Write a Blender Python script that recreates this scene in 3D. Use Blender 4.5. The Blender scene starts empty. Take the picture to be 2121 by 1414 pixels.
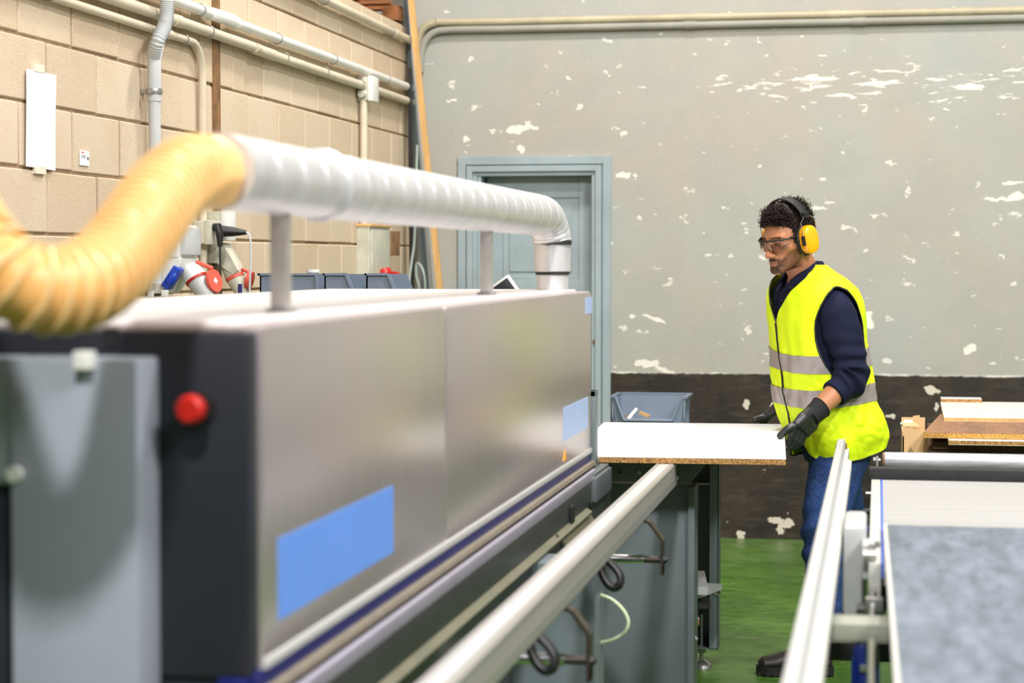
import bpy, bmesh, math, random
import numpy as np
from mathutils import Vector, Matrix, Euler, noise as mnoise
R = random.Random(7)
PI = math.pi
SC = bpy.context.scene
COL = SC.collection

# ------------------------------------------------------------------ camera, world, lamps, exposure
F_PX = 4124.0; H_CAM = 1.53
PITCH = math.radians(2.305); YAW = math.radians(10.43)
cam_d = bpy.data.cameras.new('camera'); cam = bpy.data.objects.new('camera', cam_d); COL.objects.link(cam)
cam.location = (0, 0, H_CAM); cam.rotation_euler = (PI/2 - PITCH, 0, YAW)
cam_d.sensor_width = 36; cam_d.lens = 36*F_PX/2121
cam_d.clip_start = 0.05; cam_d.clip_end = 100
cam_d.dof.use_dof = True; cam_d.dof.focus_distance = 7.35; cam_d.dof.aperture_fstop = 3.3
SC.camera = cam
w = bpy.data.worlds.new('world'); SC.world = w; w.use_nodes = True
w.node_tree.nodes['Background'].inputs[0].default_value = (0.93, 0.96, 1.0, 1)
w.node_tree.nodes['Background'].inputs[1].default_value = 0.21

def area(name, loc, target, size, power, col=(1, 1, 1), size_y=None):
    l = bpy.data.lights.new(name, 'AREA'); l.energy = power; l.color = col
    l.shape = 'RECTANGLE' if size_y else 'SQUARE'; l.size = size
    if size_y: l.size_y = size_y
    o = bpy.data.objects.new(name, l); COL.objects.link(o); o.location = loc
    d = Vector(target) - Vector(loc); o.rotation_euler = d.to_track_quat('-Z', 'Y').to_euler()
    return o
area('ceiling_or_fill_lamp', (0.0, -1.6, 6.2), (-1.0, 3.5, 1.0), 0.45, 620, (1.0, 0.985, 0.965))
area('ceiling_or_fill_lamp', (1.8, 5.0, 6.4), (1.0, 6.5, 0), 0.7, 420, (1.0, 0.98, 0.95))
area('ceiling_or_fill_lamp', (-0.9, 8.1, 6.2), (-1.4, 8.6, 0), 0.6, 330, (1.0, 0.93, 0.84))
area('ceiling_or_fill_lamp', (3.2, 0.5, 5.2), (0.8, 9.0, 1.5), 1.0, 420, (1.0, 0.985, 0.96))
area('ceiling_or_fill_lamp', (4.6, 3.2, 5.6), (7.0, 3.6, 1.6), 1.2, 430, (1.0, 0.97, 0.95))  # added light on the right wall, brightens its reflection in the hood
SC.view_settings.view_transform = 'Standard'; SC.view_settings.look = 'None'
SC.view_settings.exposure = -0.38; SC.view_settings.gamma = 1.0; SC.view_settings.use_curve_mapping = False
SC.cycles.use_denoising = True
SC.cycles.max_bounces = 8

# ------------------------------------------------------------------ helpers
_cr = cam.rotation_euler.to_matrix()
def at(px, py, X=None, Y=None, Z=None):
    """point of the real world seen at a pixel of the photo, on the plane X=, Y= or Z="""
    d = _cr @ Vector(((px-1060.5)/F_PX, -(py-707.0)/F_PX, -1.0))
    o = Vector((0, 0, H_CAM))
    if Y is not None: t = Y/d.y
    elif X is not None: t = X/d.x
    else: t = (Z-H_CAM)/d.z
    return o + d*t

def lin(c):
    c = c/255.0
    return c/12.92 if c <= 0.04045 else ((c+0.055)/1.055)**2.4
def rgb(r, g, b): return (lin(r), lin(g), lin(b), 1.0)

class NT:
    def __init__(s, m): s.t = m.node_tree; s.n = s.t.nodes
    def add(s, typ, **kw):
        n = s.n.new(typ)
        for k, v in kw.items():
            if k.startswith('i_'):
                k2 = k[2:]; k2 = int(k2) if k2.isdigit() else k2.replace('_', ' ')
                s.set(n.inputs[k2], v)
            else: setattr(n, k, v)
        return n
    def set(s, sock, v):
        if isinstance(v, bpy.types.NodeSocket): s.t.links.new(v, sock)
        else: sock.default_value = v
    def math(s, op, a, b=0.0, c=0.0, clamp=False):
        n = s.n.new('ShaderNodeMath'); n.operation = op; n.use_clamp = clamp
        s.set(n.inputs[0], a); s.set(n.inputs[1], b)
        if op in ('MULTIPLY_ADD', 'SMOOTH_MIN'): s.set(n.inputs[2], c)
        return n.outputs[0]
    def noise(s, vec, scale, detail=3, rough=0.5, dist=0.0):
        n = s.n.new('ShaderNodeTexNoise'); s.t.links.new(vec, n.inputs['Vector'])
        n.inputs['Scale'].default_value = scale; n.inputs['Detail'].default_value = detail
        n.inputs['Roughness'].default_value = rough; n.inputs['Distortion'].default_value = dist
        return n.outputs['Fac']
    def ramp(s, fac, a, b, lo=0.0, hi=1.0):
        n = s.n.new('ShaderNodeMapRange'); n.inputs['From Min'].default_value = a; n.inputs['From Max'].default_value = b
        n.inputs['To Min'].default_value = lo; n.inputs['To Max'].default_value = hi; s.set(n.inputs['Value'], fac)
        return n.outputs[0]
    def mix(s, fac, a, b, blend='MIX'):
        n = s.n.new('ShaderNodeMix'); n.data_type = 'RGBA'; n.blend_type = blend
        s.set(n.inputs[0], fac); s.set(n.inputs[6], a); s.set(n.inputs[7], b)
        return n.outputs[2]
    def map(s, vec, scale=(1, 1, 1), loc=(0, 0, 0)):
        n = s.n.new('ShaderNodeMapping'); s.t.links.new(vec, n.inputs[0])
        n.inputs['Scale'].default_value = scale; n.inputs['Location'].default_value = loc
        return n.outputs[0]
    def obj(s): return s.n.new('ShaderNodeTexCoord').outputs['Object']
    def pos(s): return s.n.new('ShaderNodeNewGeometry').outputs['Position']
    def bump(s, h, strength=0.3, dist=0.01):
        n = s.n.new('ShaderNodeBump'); n.inputs['Strength'].default_value = strength; n.inputs['Distance'].default_value = dist
        s.t.links.new(h, n.inputs['Height']); s.t.links.new(n.outputs[0], s.bsdf.inputs['Normal'])
def newmat(name):
    m = bpy.data.materials.new(name); m.use_nodes = True
    N = NT(m); N.bsdf = m.node_tree.nodes['Principled BSDF']
    return m, N
def mat(name, col, rough=0.5, metal=0.0, var=0.06, vs=8.0, bump=0.0, bs=60.0, stretch=(1, 1, 1), spec=0.5, coat=0.0, bd=0.002, trans=0.0, alpha=1.0, sss=0.0):
    m, N = newmat(name); b = N.bsdf
    v = N.map(N.obj(), stretch)
    f = N.noise(v, vs, 4, 0.6)
    f = N.ramp(f, 0.3, 0.7)
    dark = tuple(c*(1-var*2) for c in col[:3]) + (1,); light = tuple(min(1, c*(1+var*2)) for c in col[:3]) + (1,)
    N.set(b.inputs['Base Color'], N.mix(f, dark, light))
    b.inputs['Roughness'].default_value = rough; b.inputs['Metallic'].default_value = metal
    b.inputs['Specular IOR Level'].default_value = spec; b.inputs['Coat Weight'].default_value = coat
    b.inputs['Transmission Weight'].default_value = trans; b.inputs['Alpha'].default_value = alpha
    if sss:
        b.inputs['Subsurface Weight'].default_value = sss; b.inputs['Subsurface Scale'].default_value = 0.01
        b.inputs['Subsurface Radius'].default_value = (1.0, 0.4, 0.2)
    if bump: N.bump(N.noise(v, bs, 4, 0.6), bump, bd)
    return m

ORG = {}
class MB:
    """collects shapes with world coordinates and links them as ONE mesh object"""
    def __init__(s): s.v = []; s.f = []; s.mi = []
    def _a(s, vs, fs, m=0):
        o = len(s.v); s.v += [tuple(v) for v in vs]; s.f += [tuple(i+o for i in f) for f in fs]; s.mi += [m]*len(fs); return s
    def box(s, lo, hi, m=0, M=None):
        x0, y0, z0 = lo; x1, y1, z1 = hi
        vs = [(x0, y0, z0), (x1, y0, z0), (x1, y1, z0), (x0, y1, z0), (x0, y0, z1), (x1, y0, z1), (x1, y1, z1), (x0, y1, z1)]
        if M is not None: vs = [M @ Vector(v) for v in vs]
        return s._a(vs, [(0, 3, 2, 1), (4, 5, 6, 7), (0, 1, 5, 4), (1, 2, 6, 5), (2, 3, 7, 6), (3, 0, 4, 7)], m)
    def prism(s, poly, vec, m=0):
        n = len(poly); vec = Vector(vec); a = [Vector(p) for p in poly]
        nrm = sum(((a[i]-a[0]).cross(a[(i+1) % n]-a[0]) for i in range(1, n-1)), Vector())
        if nrm.dot(vec) > 0: a = a[::-1]
        vs = a + [p+vec for p in a]
        fs = [tuple(range(n)), tuple(range(2*n-1, n-1, -1))] + [(i, i+n, (i+1) % n + n, (i+1) % n) for i in range(n)]
        return s._a(vs, fs, m)
    def tube(s, pts, r, seg=16, m=0, cap=True, ry=None, up=None, closed=False):
        pts = [Vector(p) for p in pts]; n = len(pts)
        rs = r if hasattr(r, '__len__') else [r]*n
        rys = ry if hasattr(ry, '__len__') else ([ry]*n if ry else rs)
        vs = []; prev = None
        for i, p in enumerate(pts):
            if closed: t = pts[(i+1) % n]-pts[i-1]
            else: t = pts[min(i+1, n-1)]-pts[max(i-1, 0)]
            t.normalize()
            if prev is None:
                u = Vector(up) if up else (Vector((0, 0, 1)) if abs(t.z) < 0.9 else Vector((0, 1, 0)))
            else: u = prev
            u = (u - t*u.dot(t)).normalized(); prev = u; q = t.cross(u)
            for k in range(seg):
                a = 2*PI*k/seg
                vs.append(p + q*(math.cos(a)*rs[i]) + u*(math.sin(a)*rys[i]))
        fs = []
        for i in range(n if closed else n-1):
            j = (i+1) % n
            for k in range(seg):
                k2 = (k+1) % seg
                fs.append((i*seg+k, i*seg+k2, j*seg+k2, j*seg+k))
        if cap and not closed:
            fs.append(tuple(range(seg-1, -1, -1))); fs.append(tuple((n-1)*seg+k for k in range(seg)))
        return s._a(vs, fs, m)
    def cyl(s, a, b, r, seg=20, m=0, r2=None): return s.tube([a, b], [r, r if r2 is None else r2], seg, m)
    def rbox(s, lo, hi, b=0.004, m=0, M=None):
        """box with chamfered edges (real rounded look)"""
        bm = bmesh.new(); bmesh.ops.create_cube(bm, size=1)
        for v in bm.verts:
            v.co = Vector([lo[i]+(v.co[i]+0.5)*(hi[i]-lo[i]) for i in range(3)])
        b = min(b, 0.45*min(hi[i]-lo[i] for i in range(3)))
        bmesh.ops.bevel(bm, geom=bm.edges[:], offset=b, segments=2, affect='EDGES', profile=0.6)
        vs = [v.co.copy() for v in bm.verts]; bm.verts.index_update(); fs = [tuple(v.index for v in f.verts) for f in bm.faces]; bm.free()
        if M is not None: vs = [M @ v for v in vs]
        return s._a(vs, fs, m)
    def ball(s, c, r, seg=20, rings=12, m=0, M=None):
        rr = r if hasattr(r, '__len__') else (r, r, r); c = Vector(c); vs = []; fs = []
        for i in range(1, rings):
            a = PI*i/rings
            for k in range(seg):
                p = 2*PI*k/seg; v = Vector((rr[0]*math.sin(a)*math.cos(p), rr[1]*math.sin(a)*math.sin(p), rr[2]*math.cos(a)))
                vs.append(c + (M @ v if M is not None else v))
        top = len(vs); v = Vector((0, 0, rr[2])); vs.append(c+(M @ v if M is not None else v)); vs.append(c-(M @ v if M is not None else v))
        for i in range(rings-2):
            for k in range(seg):
                k2 = (k+1) % seg; fs.append((i*seg+k, (i+1)*seg+k, (i+1)*seg+k2, i*seg+k2))
        for k in range(seg):
            k2 = (k+1) % seg; fs.append((top, k, k2)); fs.append((top+1, (rings-2)*seg+k2, (rings-2)*seg+k))
        return s._a(vs, fs, m)
    def grid(s, P, m=0, wrap=False):
        """P[i][j] points"""
        n, k = len(P), len(P[0]); vs = [p for row in P for p in row]; fs = []
        for i in range(n-1):
            for j in range(k if wrap else k-1):
                j2 = (j+1) % k; fs.append((i*k+j, i*k+j2, (i+1)*k+j2, (i+1)*k+j))
        return s._a(vs, fs, m)
    def build(s, name, mats, parent=None, org=None, smooth=True, bevel=0, ang=35, recalc=False):
        me = bpy.data.meshes.new(name)
        if parent is not None: org = ORG[parent.name]
        if org is None:
            xs = np.array([tuple(v) for v in s.v]); c = (xs.min(0)+xs.max(0))/2; org = Vector((c[0], c[1], xs[:, 2].min()))
        org = Vector(org)
        me.from_pydata([(v[0]-org.x, v[1]-org.y, v[2]-org.z) for v in s.v], [], s.f)
        if not isinstance(mats, (list, tuple)): mats = [mats]
        for mm in mats: me.materials.append(mm)
        me.polygons.foreach_set('material_index', s.mi)
        if recalc:
            bm = bmesh.new(); bm.from_mesh(me); bmesh.ops.recalc_face_normals(bm, faces=bm.faces); bm.to_mesh(me); bm.free()
        if smooth:
            me.polygons.foreach_set('use_smooth', [True]*len(me.polygons)); me.set_sharp_from_angle(angle=math.radians(ang))
        o = bpy.data.objects.new(name, me); COL.objects.link(o); ORG[o.name] = org
        if parent is not None: o.parent = parent
        else: o.location = org
        if bevel:
            md = o.modifiers.new('bevel', 'BEVEL'); md.width = bevel; md.segments = 2; md.limit_method = 'ANGLE'; md.angle_limit = math.radians(40)
        return o
def tag(o, label, cat, group=None):
    o['label'] = label; o['category'] = cat
    if group: o['group'] = group
    return o
def thing(name, label, cat, loc, group=None):
    o = bpy.data.objects.new(name, None); o.empty_display_size = 0.1; COL.objects.link(o); o.location = loc; ORG[o.name] = Vector(loc)
    return tag(o, label, cat, group)
def struct(o): o['kind'] = 'structure'; return o
def smoothpath(pts, n=8, closed=False):
    pts = [Vector(p) for p in pts]; out = []; L = len(pts)
    rng = range(L if closed else L-1)
    for i in rng:
        if closed: p0, p1, p2, p3 = pts[i-1], pts[i], pts[(i+1) % L], pts[(i+2) % L]
        else: p0, p1, p2, p3 = pts[max(i-1, 0)], pts[i], pts[i+1], pts[min(i+2, L-1)]
        for k in range(n):
            t = k/n; out.append(0.5*((2*p1)+(p2-p0)*t+(2*p0-5*p1+4*p2-p3)*t*t+(3*p1-p0-3*p2+p3)*t**3))
    if not closed: out.append(pts[-1])
    return out
def resample(pts, step):
    out = [pts[0].copy()]; acc = 0.0
    for a, b in zip(pts, pts[1:]):
        L = (b-a).length
        if L < 1e-9: continue
        t = step-acc
        while t <= L: out.append(a.lerp(b, t/L)); t += step
        acc = L-(t-step)
    return out

# ------------------------------------------------------------------ materials
M = {}
M['steel_paint'] = mat('grey_green_paint', rgb(106, 117, 121), 0.42, 0.0, 0.04, 3, 0.05, 300)
M['dark_paint'] = mat('charcoal_paint', rgb(32, 35, 44), 0.4, 0, 0.04)
M['panel_grey'] = mat('grey_panel_paint', rgb(150, 157, 168), 0.45, 0.0, 0.02)
M['base_dark'] = mat('dark_green_grey_paint', rgb(52, 55, 52), 0.4, 0, 0.05)
M['alu'] = mat('brushed_aluminium', rgb(188, 184, 180), 0.38, 0.6, 0.04, 30, 0.12, 40, (1, 0.03, 1))
M['alu_white'] = mat('anodised_rail', rgb(196, 195, 194), 0.38, 0.2, 0.02, 20, 0.08, 40, (1, 0.03, 1))
M['chrome'] = mat('polished_steel', rgb(215, 215, 215), 0.16, 1.0, 0.02)
M['galv'] = mat('galvanised_duct', rgb(220, 219, 221), 0.38, 0.55, 0.05, 14)
M['zinc'] = mat('zinc_plate', rgb(170, 170, 168), 0.35, 0.8, 0.06, 30)
M['black'] = mat('black_plastic', rgb(26, 26, 28), 0.45, 0, 0.08)
M['rubber'] = mat('black_rubber', rgb(34, 34, 34), 0.75, 0, 0.12, 40, 0.2, 200)
M['red'] = mat('red_plastic', rgb(184, 24, 10), 0.42, 0, 0.03)
M['coral'] = mat('faded_red_plastic', rgb(214, 88, 70), 0.5, 0, 0.05)
M['blue'] = mat('blue_plastic', rgb(24, 62, 178), 0.35, 0, 0.05)
M['navy_strip'] = mat('deep_blue_strip', rgb(18, 24, 96), 0.45, 0, 0.05)
M['blue_sticker'] = mat('blue_sticker', rgb(96, 145, 228), 0.4, 0, 0.02)
M['pale_blue_sticker'] = mat('pale_blue_sticker', rgb(168, 190, 236), 0.4, 0, 0.02)
M['white_plastic'] = mat('white_plastic', rgb(226, 226, 222), 0.4, 0, 0.03)
M['grey_plastic'] = mat('light_grey_plastic', rgb(178, 180, 180), 0.42, 0, 0.04)
M['cream_plastic'] = mat('aged_cream_plastic', rgb(190, 189, 172), 0.45, 0, 0.06, 12)
M['cream_conduit'] = mat('aged_cream_conduit', rgb(208, 196, 174), 0.4, 0, 0.07, 5, 0, 40, (1, 0.4, 1))
M['white_conduit'] = mat('white_conduit', rgb(222, 221, 216), 0.38, 0, 0.05, 5)
M['grey_conduit'] = mat('pale_grey_conduit', rgb(196, 198, 200), 0.38, 0, 0.04, 5)
M['rust'] = mat('brown_painted_steel', rgb(128, 92, 56), 0.6, 0, 0.25, 10, 0.2, 60)
M['bin'] = mat('blue_grey_bin_plastic', rgb(112, 125, 142), 0.5, 0, 0.04, 6)
M['paper'] = mat('white_paper', rgb(240, 240, 243), 0.8, 0, 0.01)
M['wood'] = mat('yellow_pine', rgb(206, 164, 104), 0.6, 0, 0.12, 9, 0.1, 40, (3, 3, 0.25))
M['pallet'] = mat('orange_brown_timber', rgb(140, 88, 46), 0.65, 0, 0.2, 6, 0.1, 30, (1, 0.3, 1))
M['cardboard'] = mat('cardboard', rgb(214, 178, 130), 0.8, 0, 0.05, 6, 0.05, 50)
M['white_board'] = mat('white_laminate', rgb(218, 218, 222), 0.42, 0, 0.008)
M['cream_board'] = mat('cream_laminate', rgb(238, 226, 208), 0.5, 0, 0.02)
M['cream_white'] = mat('off_white_paint', rgb(192, 191, 183), 0.45, 0, 0.03)
M['door_paint'] = mat('blue_grey_door_paint', rgb(150, 164, 170), 0.5, 0, 0.06, 4, 0.1, 40)
M['orange'] = mat('orange_sticker', rgb(240, 160, 30), 0.5, 0, 0.02)
M['tube'] = mat('pale_air_tube', rgb(205, 214, 176), 0.3, 0, 0.03)

def m_particle(c0=(96, 66, 34), c1=(206, 160, 98), c2=(170, 122, 66)):
    m, N = newmat('particle_board_edge'); v = N.obj()
    a = N.noise(v, 260, 2, 0.7); b = N.noise(v, 60, 3, 0.6)
    c = N.mix(N.ramp(a, 0.42, 0.6), rgb(*c0), rgb(*c1))
    c = N.mix(N.ramp(b, 0.4, 0.7, 0, 0.35), c, rgb(*c2))
    N.set(N.bsdf.inputs['Base Color'], c); N.bsdf.inputs['Roughness'].default_value = 0.9; N.bump(a, 0.5, 0.002)
    return m
M['particle'] = m_particle()
M['amber_particle'] = m_particle((120, 78, 30), (232, 182, 98), (214, 158, 76))
M['track'] = mat('worn_track_pads', rgb(150, 140, 122), 0.5, 0.2, 0.08, 20)
M['lilac'] = mat('anodised_edge', rgb(168, 163, 178), 0.4, 0.4, 0.03)
M['bronze'] = mat('dark_bronze_steel', rgb(70, 62, 56), 0.4, 0.5, 0.08)
M['wall_pipe'] = mat('painted_over_conduit', rgb(178, 168, 142), 0.5, 0, 0.1, 3)
M['wall_pipe_grey'] = mat('grey_painted_conduit', rgb(150, 148, 138), 0.6, 0, 0.08, 3)
M['end_grey'] = mat('mid_grey_casting', rgb(84, 90, 94), 0.45, 0, 0.05)
def m_walnut():
    m, N = newmat('walnut_laminate'); v = N.obj()
    v2 = N.map(v, (7.0, 1.0, 1.0)); d = N.noise(v2, 1.6, 3, 0.5, 1.5)
    wv = N.math('SINE', N.math('MULTIPLY', d, 46.0)); p = N.noise(N.map(v, (3.0, 0.2, 1)), 1.3, 1)
    c = N.mix(N.ramp(wv, -1, 1), rgb(112, 78, 58), rgb(150, 108, 78)); c = N.mix(N.ramp(p, 0.35, 0.65, 0, 0.7), c, rgb(170, 118, 76))
    N.set(N.bsdf.inputs['Base Color'], c); N.bsdf.inputs['Roughness'].default_value = 0.45
    return m
M['walnut'] = m_walnut()
def m_hood():
    m, N = newmat('brushed_steel_hood'); v = N.obj()
    st = N.noise(N.map(v, (60, 60, 0.6)), 4, 3, 0.6)
    c = N.mix(N.ramp(st, 0.3, 0.7), rgb(204, 193, 194), rgb(214, 204, 204))
    N.set(N.bsdf.inputs['Base Color'], c); N.bsdf.inputs['Metallic'].default_value = 0.82
    N.set(N.bsdf.inputs['Roughness'], N.ramp(st, 0.2, 0.8, 0.26, 0.34))
    return m
M['hood'] = m_hood()
M['hood_top'] = mat('pale_hood_top', rgb(222, 216, 214), 0.4, 0.0, 0.02)
def m_sheet():
    m, N = newmat('galvanised_sheet'); v = N.obj()
    a = N.noise(N.map(v, (5, 1.0, 1)), 5, 4, 0.6); b = N.noise(v, 40, 3, 0.6)
    c = N.mix(N.ramp(a, 0.35, 0.65), rgb(98, 111, 128), rgb(136, 147, 164)); c = N.mix(N.ramp(b, 0.4, 0.7, 0, 0.3), c, rgb(150, 160, 178))
    N.set(N.bsdf.inputs['Base Color'], c); N.bsdf.inputs['Metallic'].default_value = 0.6
    N.set(N.bsdf.inputs['Roughness'], N.ramp(a, 0.2, 0.8, 0.3, 0.5))
    return m
M['sheet'] = m_sheet()
def m_roller():
    m, N = newmat('scratched_roller_steel'); v = N.obj()
    a = N.noise(N.map(v, (1, 8, 8)), 12, 5, 0.7)
    N.set(N.bsdf.inputs['Base Color'], N.mix(N.ramp(a, 0.3, 0.7), rgb(140, 143, 148), rgb(186, 189, 194)))
    N.bsdf.inputs['Metallic'].default_value = 0.35; N.set(N.bsdf.inputs['Roughness'], N.ramp(a, 0.2, 0.8, 0.42, 0.6))
    return m
M['roller'] = m_roller()
def m_hose():
    m, N = newmat('amber_hose'); b = N.bsdf
    a = N.noise(N.obj(), 6, 3, 0.5)
    N.set(b.inputs['Base Color'], N.mix(a, rgb(222, 162, 90), rgb(226, 174, 108)))
    b.inputs['Roughness'].default_value = 0.4; b.inputs['Subsurface Weight'].default_value = 0.12
    b.inputs['Subsurface Scale'].default_value = 0.02; b.inputs['Subsurface Radius'].default_value = (1, 0.6, 0.3)
    return m
M['hose'] = m_hose()
def m_block():
    m, N = newmat('concrete_block'); v = N.obj()
    r = N.n.new('ShaderNodeObjectInfo').outputs['Random']
    base = N.mix(r, rgb(202, 181, 154), rgb(214, 196, 171))
    g = N.noise(N.pos(), 220, 2, 0.7); c = N.mix(N.ramp(g, 0.52, 0.72, 0, 0.55), base, rgb(128, 102, 76))
    g2 = N.noise(N.pos(), 160, 2, 0.6); c = N.mix(N.ramp(g2, 0.58, 0.75, 0, 0.5), c, rgb(236, 222, 200))
    st = N.noise(N.pos(), 1.6, 4, 0.6); c = N.mix(N.ramp(st, 0.5, 0.75, 0, 0.35), c, rgb(176, 150, 118))
    N.set(N.bsdf.inputs['Base Color'], c); N.bsdf.inputs['Roughness'].default_value = 0.92
    N.bump(N.noise(N.pos(), 260, 3, 0.7), 0.5, 0.003)
    return m
M['block'] = m_block()
M['mortar'] = mat('brown_mortar', rgb(150, 124, 96), 0.95, 0, 0.15, 20, 0.5, 120)
# ------------------------------------------------------------------ the setting
WX = -2.604; WY = 11.01
# floor
def m_floor():
    m, N = newmat('green_floor_paint'); p = N.pos()
    a = N.noise(N.map(p, (1.0, 1.6, 1)), 2.2, 6, 0.7, 0.9); b = N.noise(N.map(p, (1, 1.3, 1)), 9, 5, 0.7, 0.5)
    c = N.mix(N.ramp(a, 0.3, 0.72), rgb(42, 86, 10), rgb(80, 120, 34)); c = N.mix(N.ramp(b, 0.45, 0.75, 0, 0.35), c, rgb(118, 142, 78))
    chip = N.noise(N.map(p, (1, 2.5, 1)), 2.6, 6, 0.7, 0.2); c = N.mix(N.ramp(chip, 0.675, 0.69), c, rgb(168, 160, 132))
    # paler strip along the back wall: its reflection painted into the floor colour
    sx = N.n.new('ShaderNodeSeparateXYZ'); N.t.links.new(p, sx.inputs[0])
    wall_refl = N.math('MULTIPLY', N.ramp(sx.outputs[1], 9.4, 11.0), N.ramp(N.noise(p, 5, 4, 0.6), 0.3, 0.8)); c = N.mix(N.math('MULTIPLY', wall_refl, 0.4), c, rgb(150, 160, 120))
    N.set(N.bsdf.inputs['Base Color'], c); N.set(N.bsdf.inputs['Roughness'], N.ramp(b, 0.2, 0.8, 0.22, 0.5))
    N.bump(b, 0.12, 0.01)
    return m
fl = MB(); fl.box((-6, -6, -0.1), (9, WY+0.3, 0.0)); struct(fl.build('floor', m_floor(), org=(0, 0, 0)))

# back wall: grey plaster over a black painted dado, flaking paint
def m_backwall():
    m, N = newmat('flaking_plaster'); p = N.pos()
    sx = N.n.new('ShaderNodeSeparateXYZ'); N.t.links.new(p, sx.inputs[0]); X, Zc = sx.outputs[0], sx.outputs[2]
    big = N.noise(p, 1.1, 4, 0.6); med = N.noise(p, 4.5, 4, 0.6)
    base = N.mix(N.ramp(big, 0.35, 0.65), rgb(168, 170, 165), rgb(172, 165, 154))
    base = N.mix(N.ramp(med, 0.4, 0.75, 0, 0.4), base, rgb(150, 155, 154))
    grain = N.noise(p, 60, 2, 0.6); base = N.mix(N.ramp(grain, 0.3, 0.7, 0, 0.1), base, rgb(140, 136, 126))
    base = N.mix(N.ramp(Zc, 2.86, 2.86), base, rgb(152, 145, 139))  # upper wall's own pinkish tone, with shading at the top darkened into it
    fv = N.map(p, (1.0, 1, 3.4)); f1 = N.noise(fv, 4.2, 7, 0.72, 0.25); f2 = N.noise(N.map(p, (1, 1, 5.5), (3.1, 0, 1.7)), 6.0, 6, 0.62, 0.1)
    f3 = N.noise(N.map(p, (1, 1, 1.6), (9, 2, 5)), 9.0, 4, 0.6)
    # amount of flaking follows height and side (the wear band), a property of the old paint
    band = N.math('MULTIPLY', N.ramp(N.math('ABSOLUTE', N.math('SUBTRACT', Zc, 2.49)), 0.20, 0.0), N.ramp(X, -1.6, -0.5))
    th = N.math('SUBTRACT', f2, N.ramp(band, 0, 1, 0.70, 0.525)); fl2 = N.ramp(th, 0.0, 0.012)
    fl1 = N.math('MULTIPLY', N.ramp(f1, 0.69, 0.70), 0.85); fl3 = N.math('MULTIPLY', N.ramp(f3, 0.65, 0.665), 0.75)
    flake = N.math('MAXIMUM', N.math('MAXIMUM', fl1, fl2), fl3)
    # the larger bare patches, each where it is on this wall
    wob = N.noise(p, 22, 3, 0.6); wob2 = N.noise(N.map(p, (1, 1, 1), (5, 5, 5)), 22, 3, 0.6)
    for (px, py, hw, hh, sl) in [(1072, 268, 24, 9, -0.1), (1100, 262, 14, 6, 0.4), (1080, 310, 9, 8, 0), (1338, 752, 30, 8, -0.1), (1368, 762, 26, 4, 0.45), (1355, 660, 26, 5, 0.35), (1310, 655, 9, 5, 0),
                            (1796, 664, 16, 15, 0.2), (1790, 655, 20, 5, -0.3), (2010, 722, 12, 10, -0.4), (2075, 412, 40, 4, 0), (2105, 405, 14, 7, 0), (1290, 362, 16, 7, 0), (1315, 362, 7, 4, 0), (935, 208, 7, 3, 0), (965, 286, 8, 5, 0), (1690, 430, 26, 3, 0), (2100, 378, 22, 3, 0)]:
        c = at(px, py, Y=WY); s_ = 375.0
        dx = N.math('ADD', N.math('SUBTRACT', X, c.x), N.math('MULTIPLY', N.math('SUBTRACT', wob, 0.5), 0.09))
        dz = N.math('ADD', N.math('ADD', N.math('SUBTRACT', Zc, c.z), N.math('MULTIPLY', dx, sl)), N.math('MULTIPLY', N.math('SUBTRACT', wob2, 0.5), 0.05))
        e = N.math('ADD', N.math('POWER', N.math('DIVIDE', N.math('ABSOLUTE', dx), hw/s_), 2.0), N.math('POWER', N.math('DIVIDE', N.math('ABSOLUTE', dz), hh/s_), 2.0))
        flake = N.math('MAXIMUM', flake, N.ramp(e, 1.1, 0.9))
    up = N.mix(flake, base, rgb(226, 223, 212))
    # dado
    dk = N.mix(N.ramp(med, 0.35, 0.7), rgb(34, 32, 30), rgb(58, 48, 38)); dk = N.mix(N.ramp(N.noise(N.map(p, (1, 1, 5)), 5, 5, 0.7), 0.5, 0.8, 0, 0.4), dk, rgb(108, 96, 80))
    chip = N.ramp(N.noise(N.map(p, (1.3, 1, 1.6), (2, 7, 3)), 5.5, 6, 0.7, 0.2), 0.67, 0.68)
    for (px, py, hw, hh) in [(1548, 838, 7, 10), (1604, 845, 6, 12), (1606, 1078, 18, 9), (1633, 1083, 10, 10), (1535, 1108, 9, 7), (1930, 806, 18, 8), (1845, 862, 12, 4), (1938, 842, 5, 8), (1618, 1095, 8, 14)]:
        c = at(px, py, Y=WY); s_ = 375.0
        dx = N.math('ADD', N.math('SUBTRACT', X, c.x), N.math('MULTIPLY', N.math('SUBTRACT', wob, 0.5), 0.08)); dz = N.math('ADD', N.math('SUBTRACT', Zc, c.z), N.math('MULTIPLY', N.math('SUBTRACT', wob2, 0.5), 0.06))
        e = N.math('ADD', N.math('POWER', N.math('DIVIDE', N.math('ABSOLUTE', dx), hw/s_), 2.0), N.math('POWER', N.math('DIVIDE', N.math('ABSOLUTE', dz), hh/s_), 2.0))
        chip = N.math('MAXIMUM', chip, N.ramp(e, 1.1, 0.9))
    dk = N.mix(N.math('MULTIPLY', chip, 0.9), dk, rgb(214, 206, 190))
    zz = N.math('ADD', Zc, N.math('MULTIPLY', N.math('SUBTRACT', N.noise(N.map(p, (1, 1, 1)), 14, 4, 0.7), 0.5), 0.025))
    isup = N.ramp(zz, 0.908, 0.912)
    c = N.mix(isup, dk, up)
    edge = N.math('MULTIPLY', N.ramp(N.math('ABSOLUTE', N.math('SUBTRACT', zz, 0.912)), 0.008, 0.004), N.ramp(N.noise(p, 9, 3, 0.6), 0.45, 0.6)); c = N.mix(N.math('MULTIPLY', edge, 0.8), c, rgb(222, 220, 212))
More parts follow.
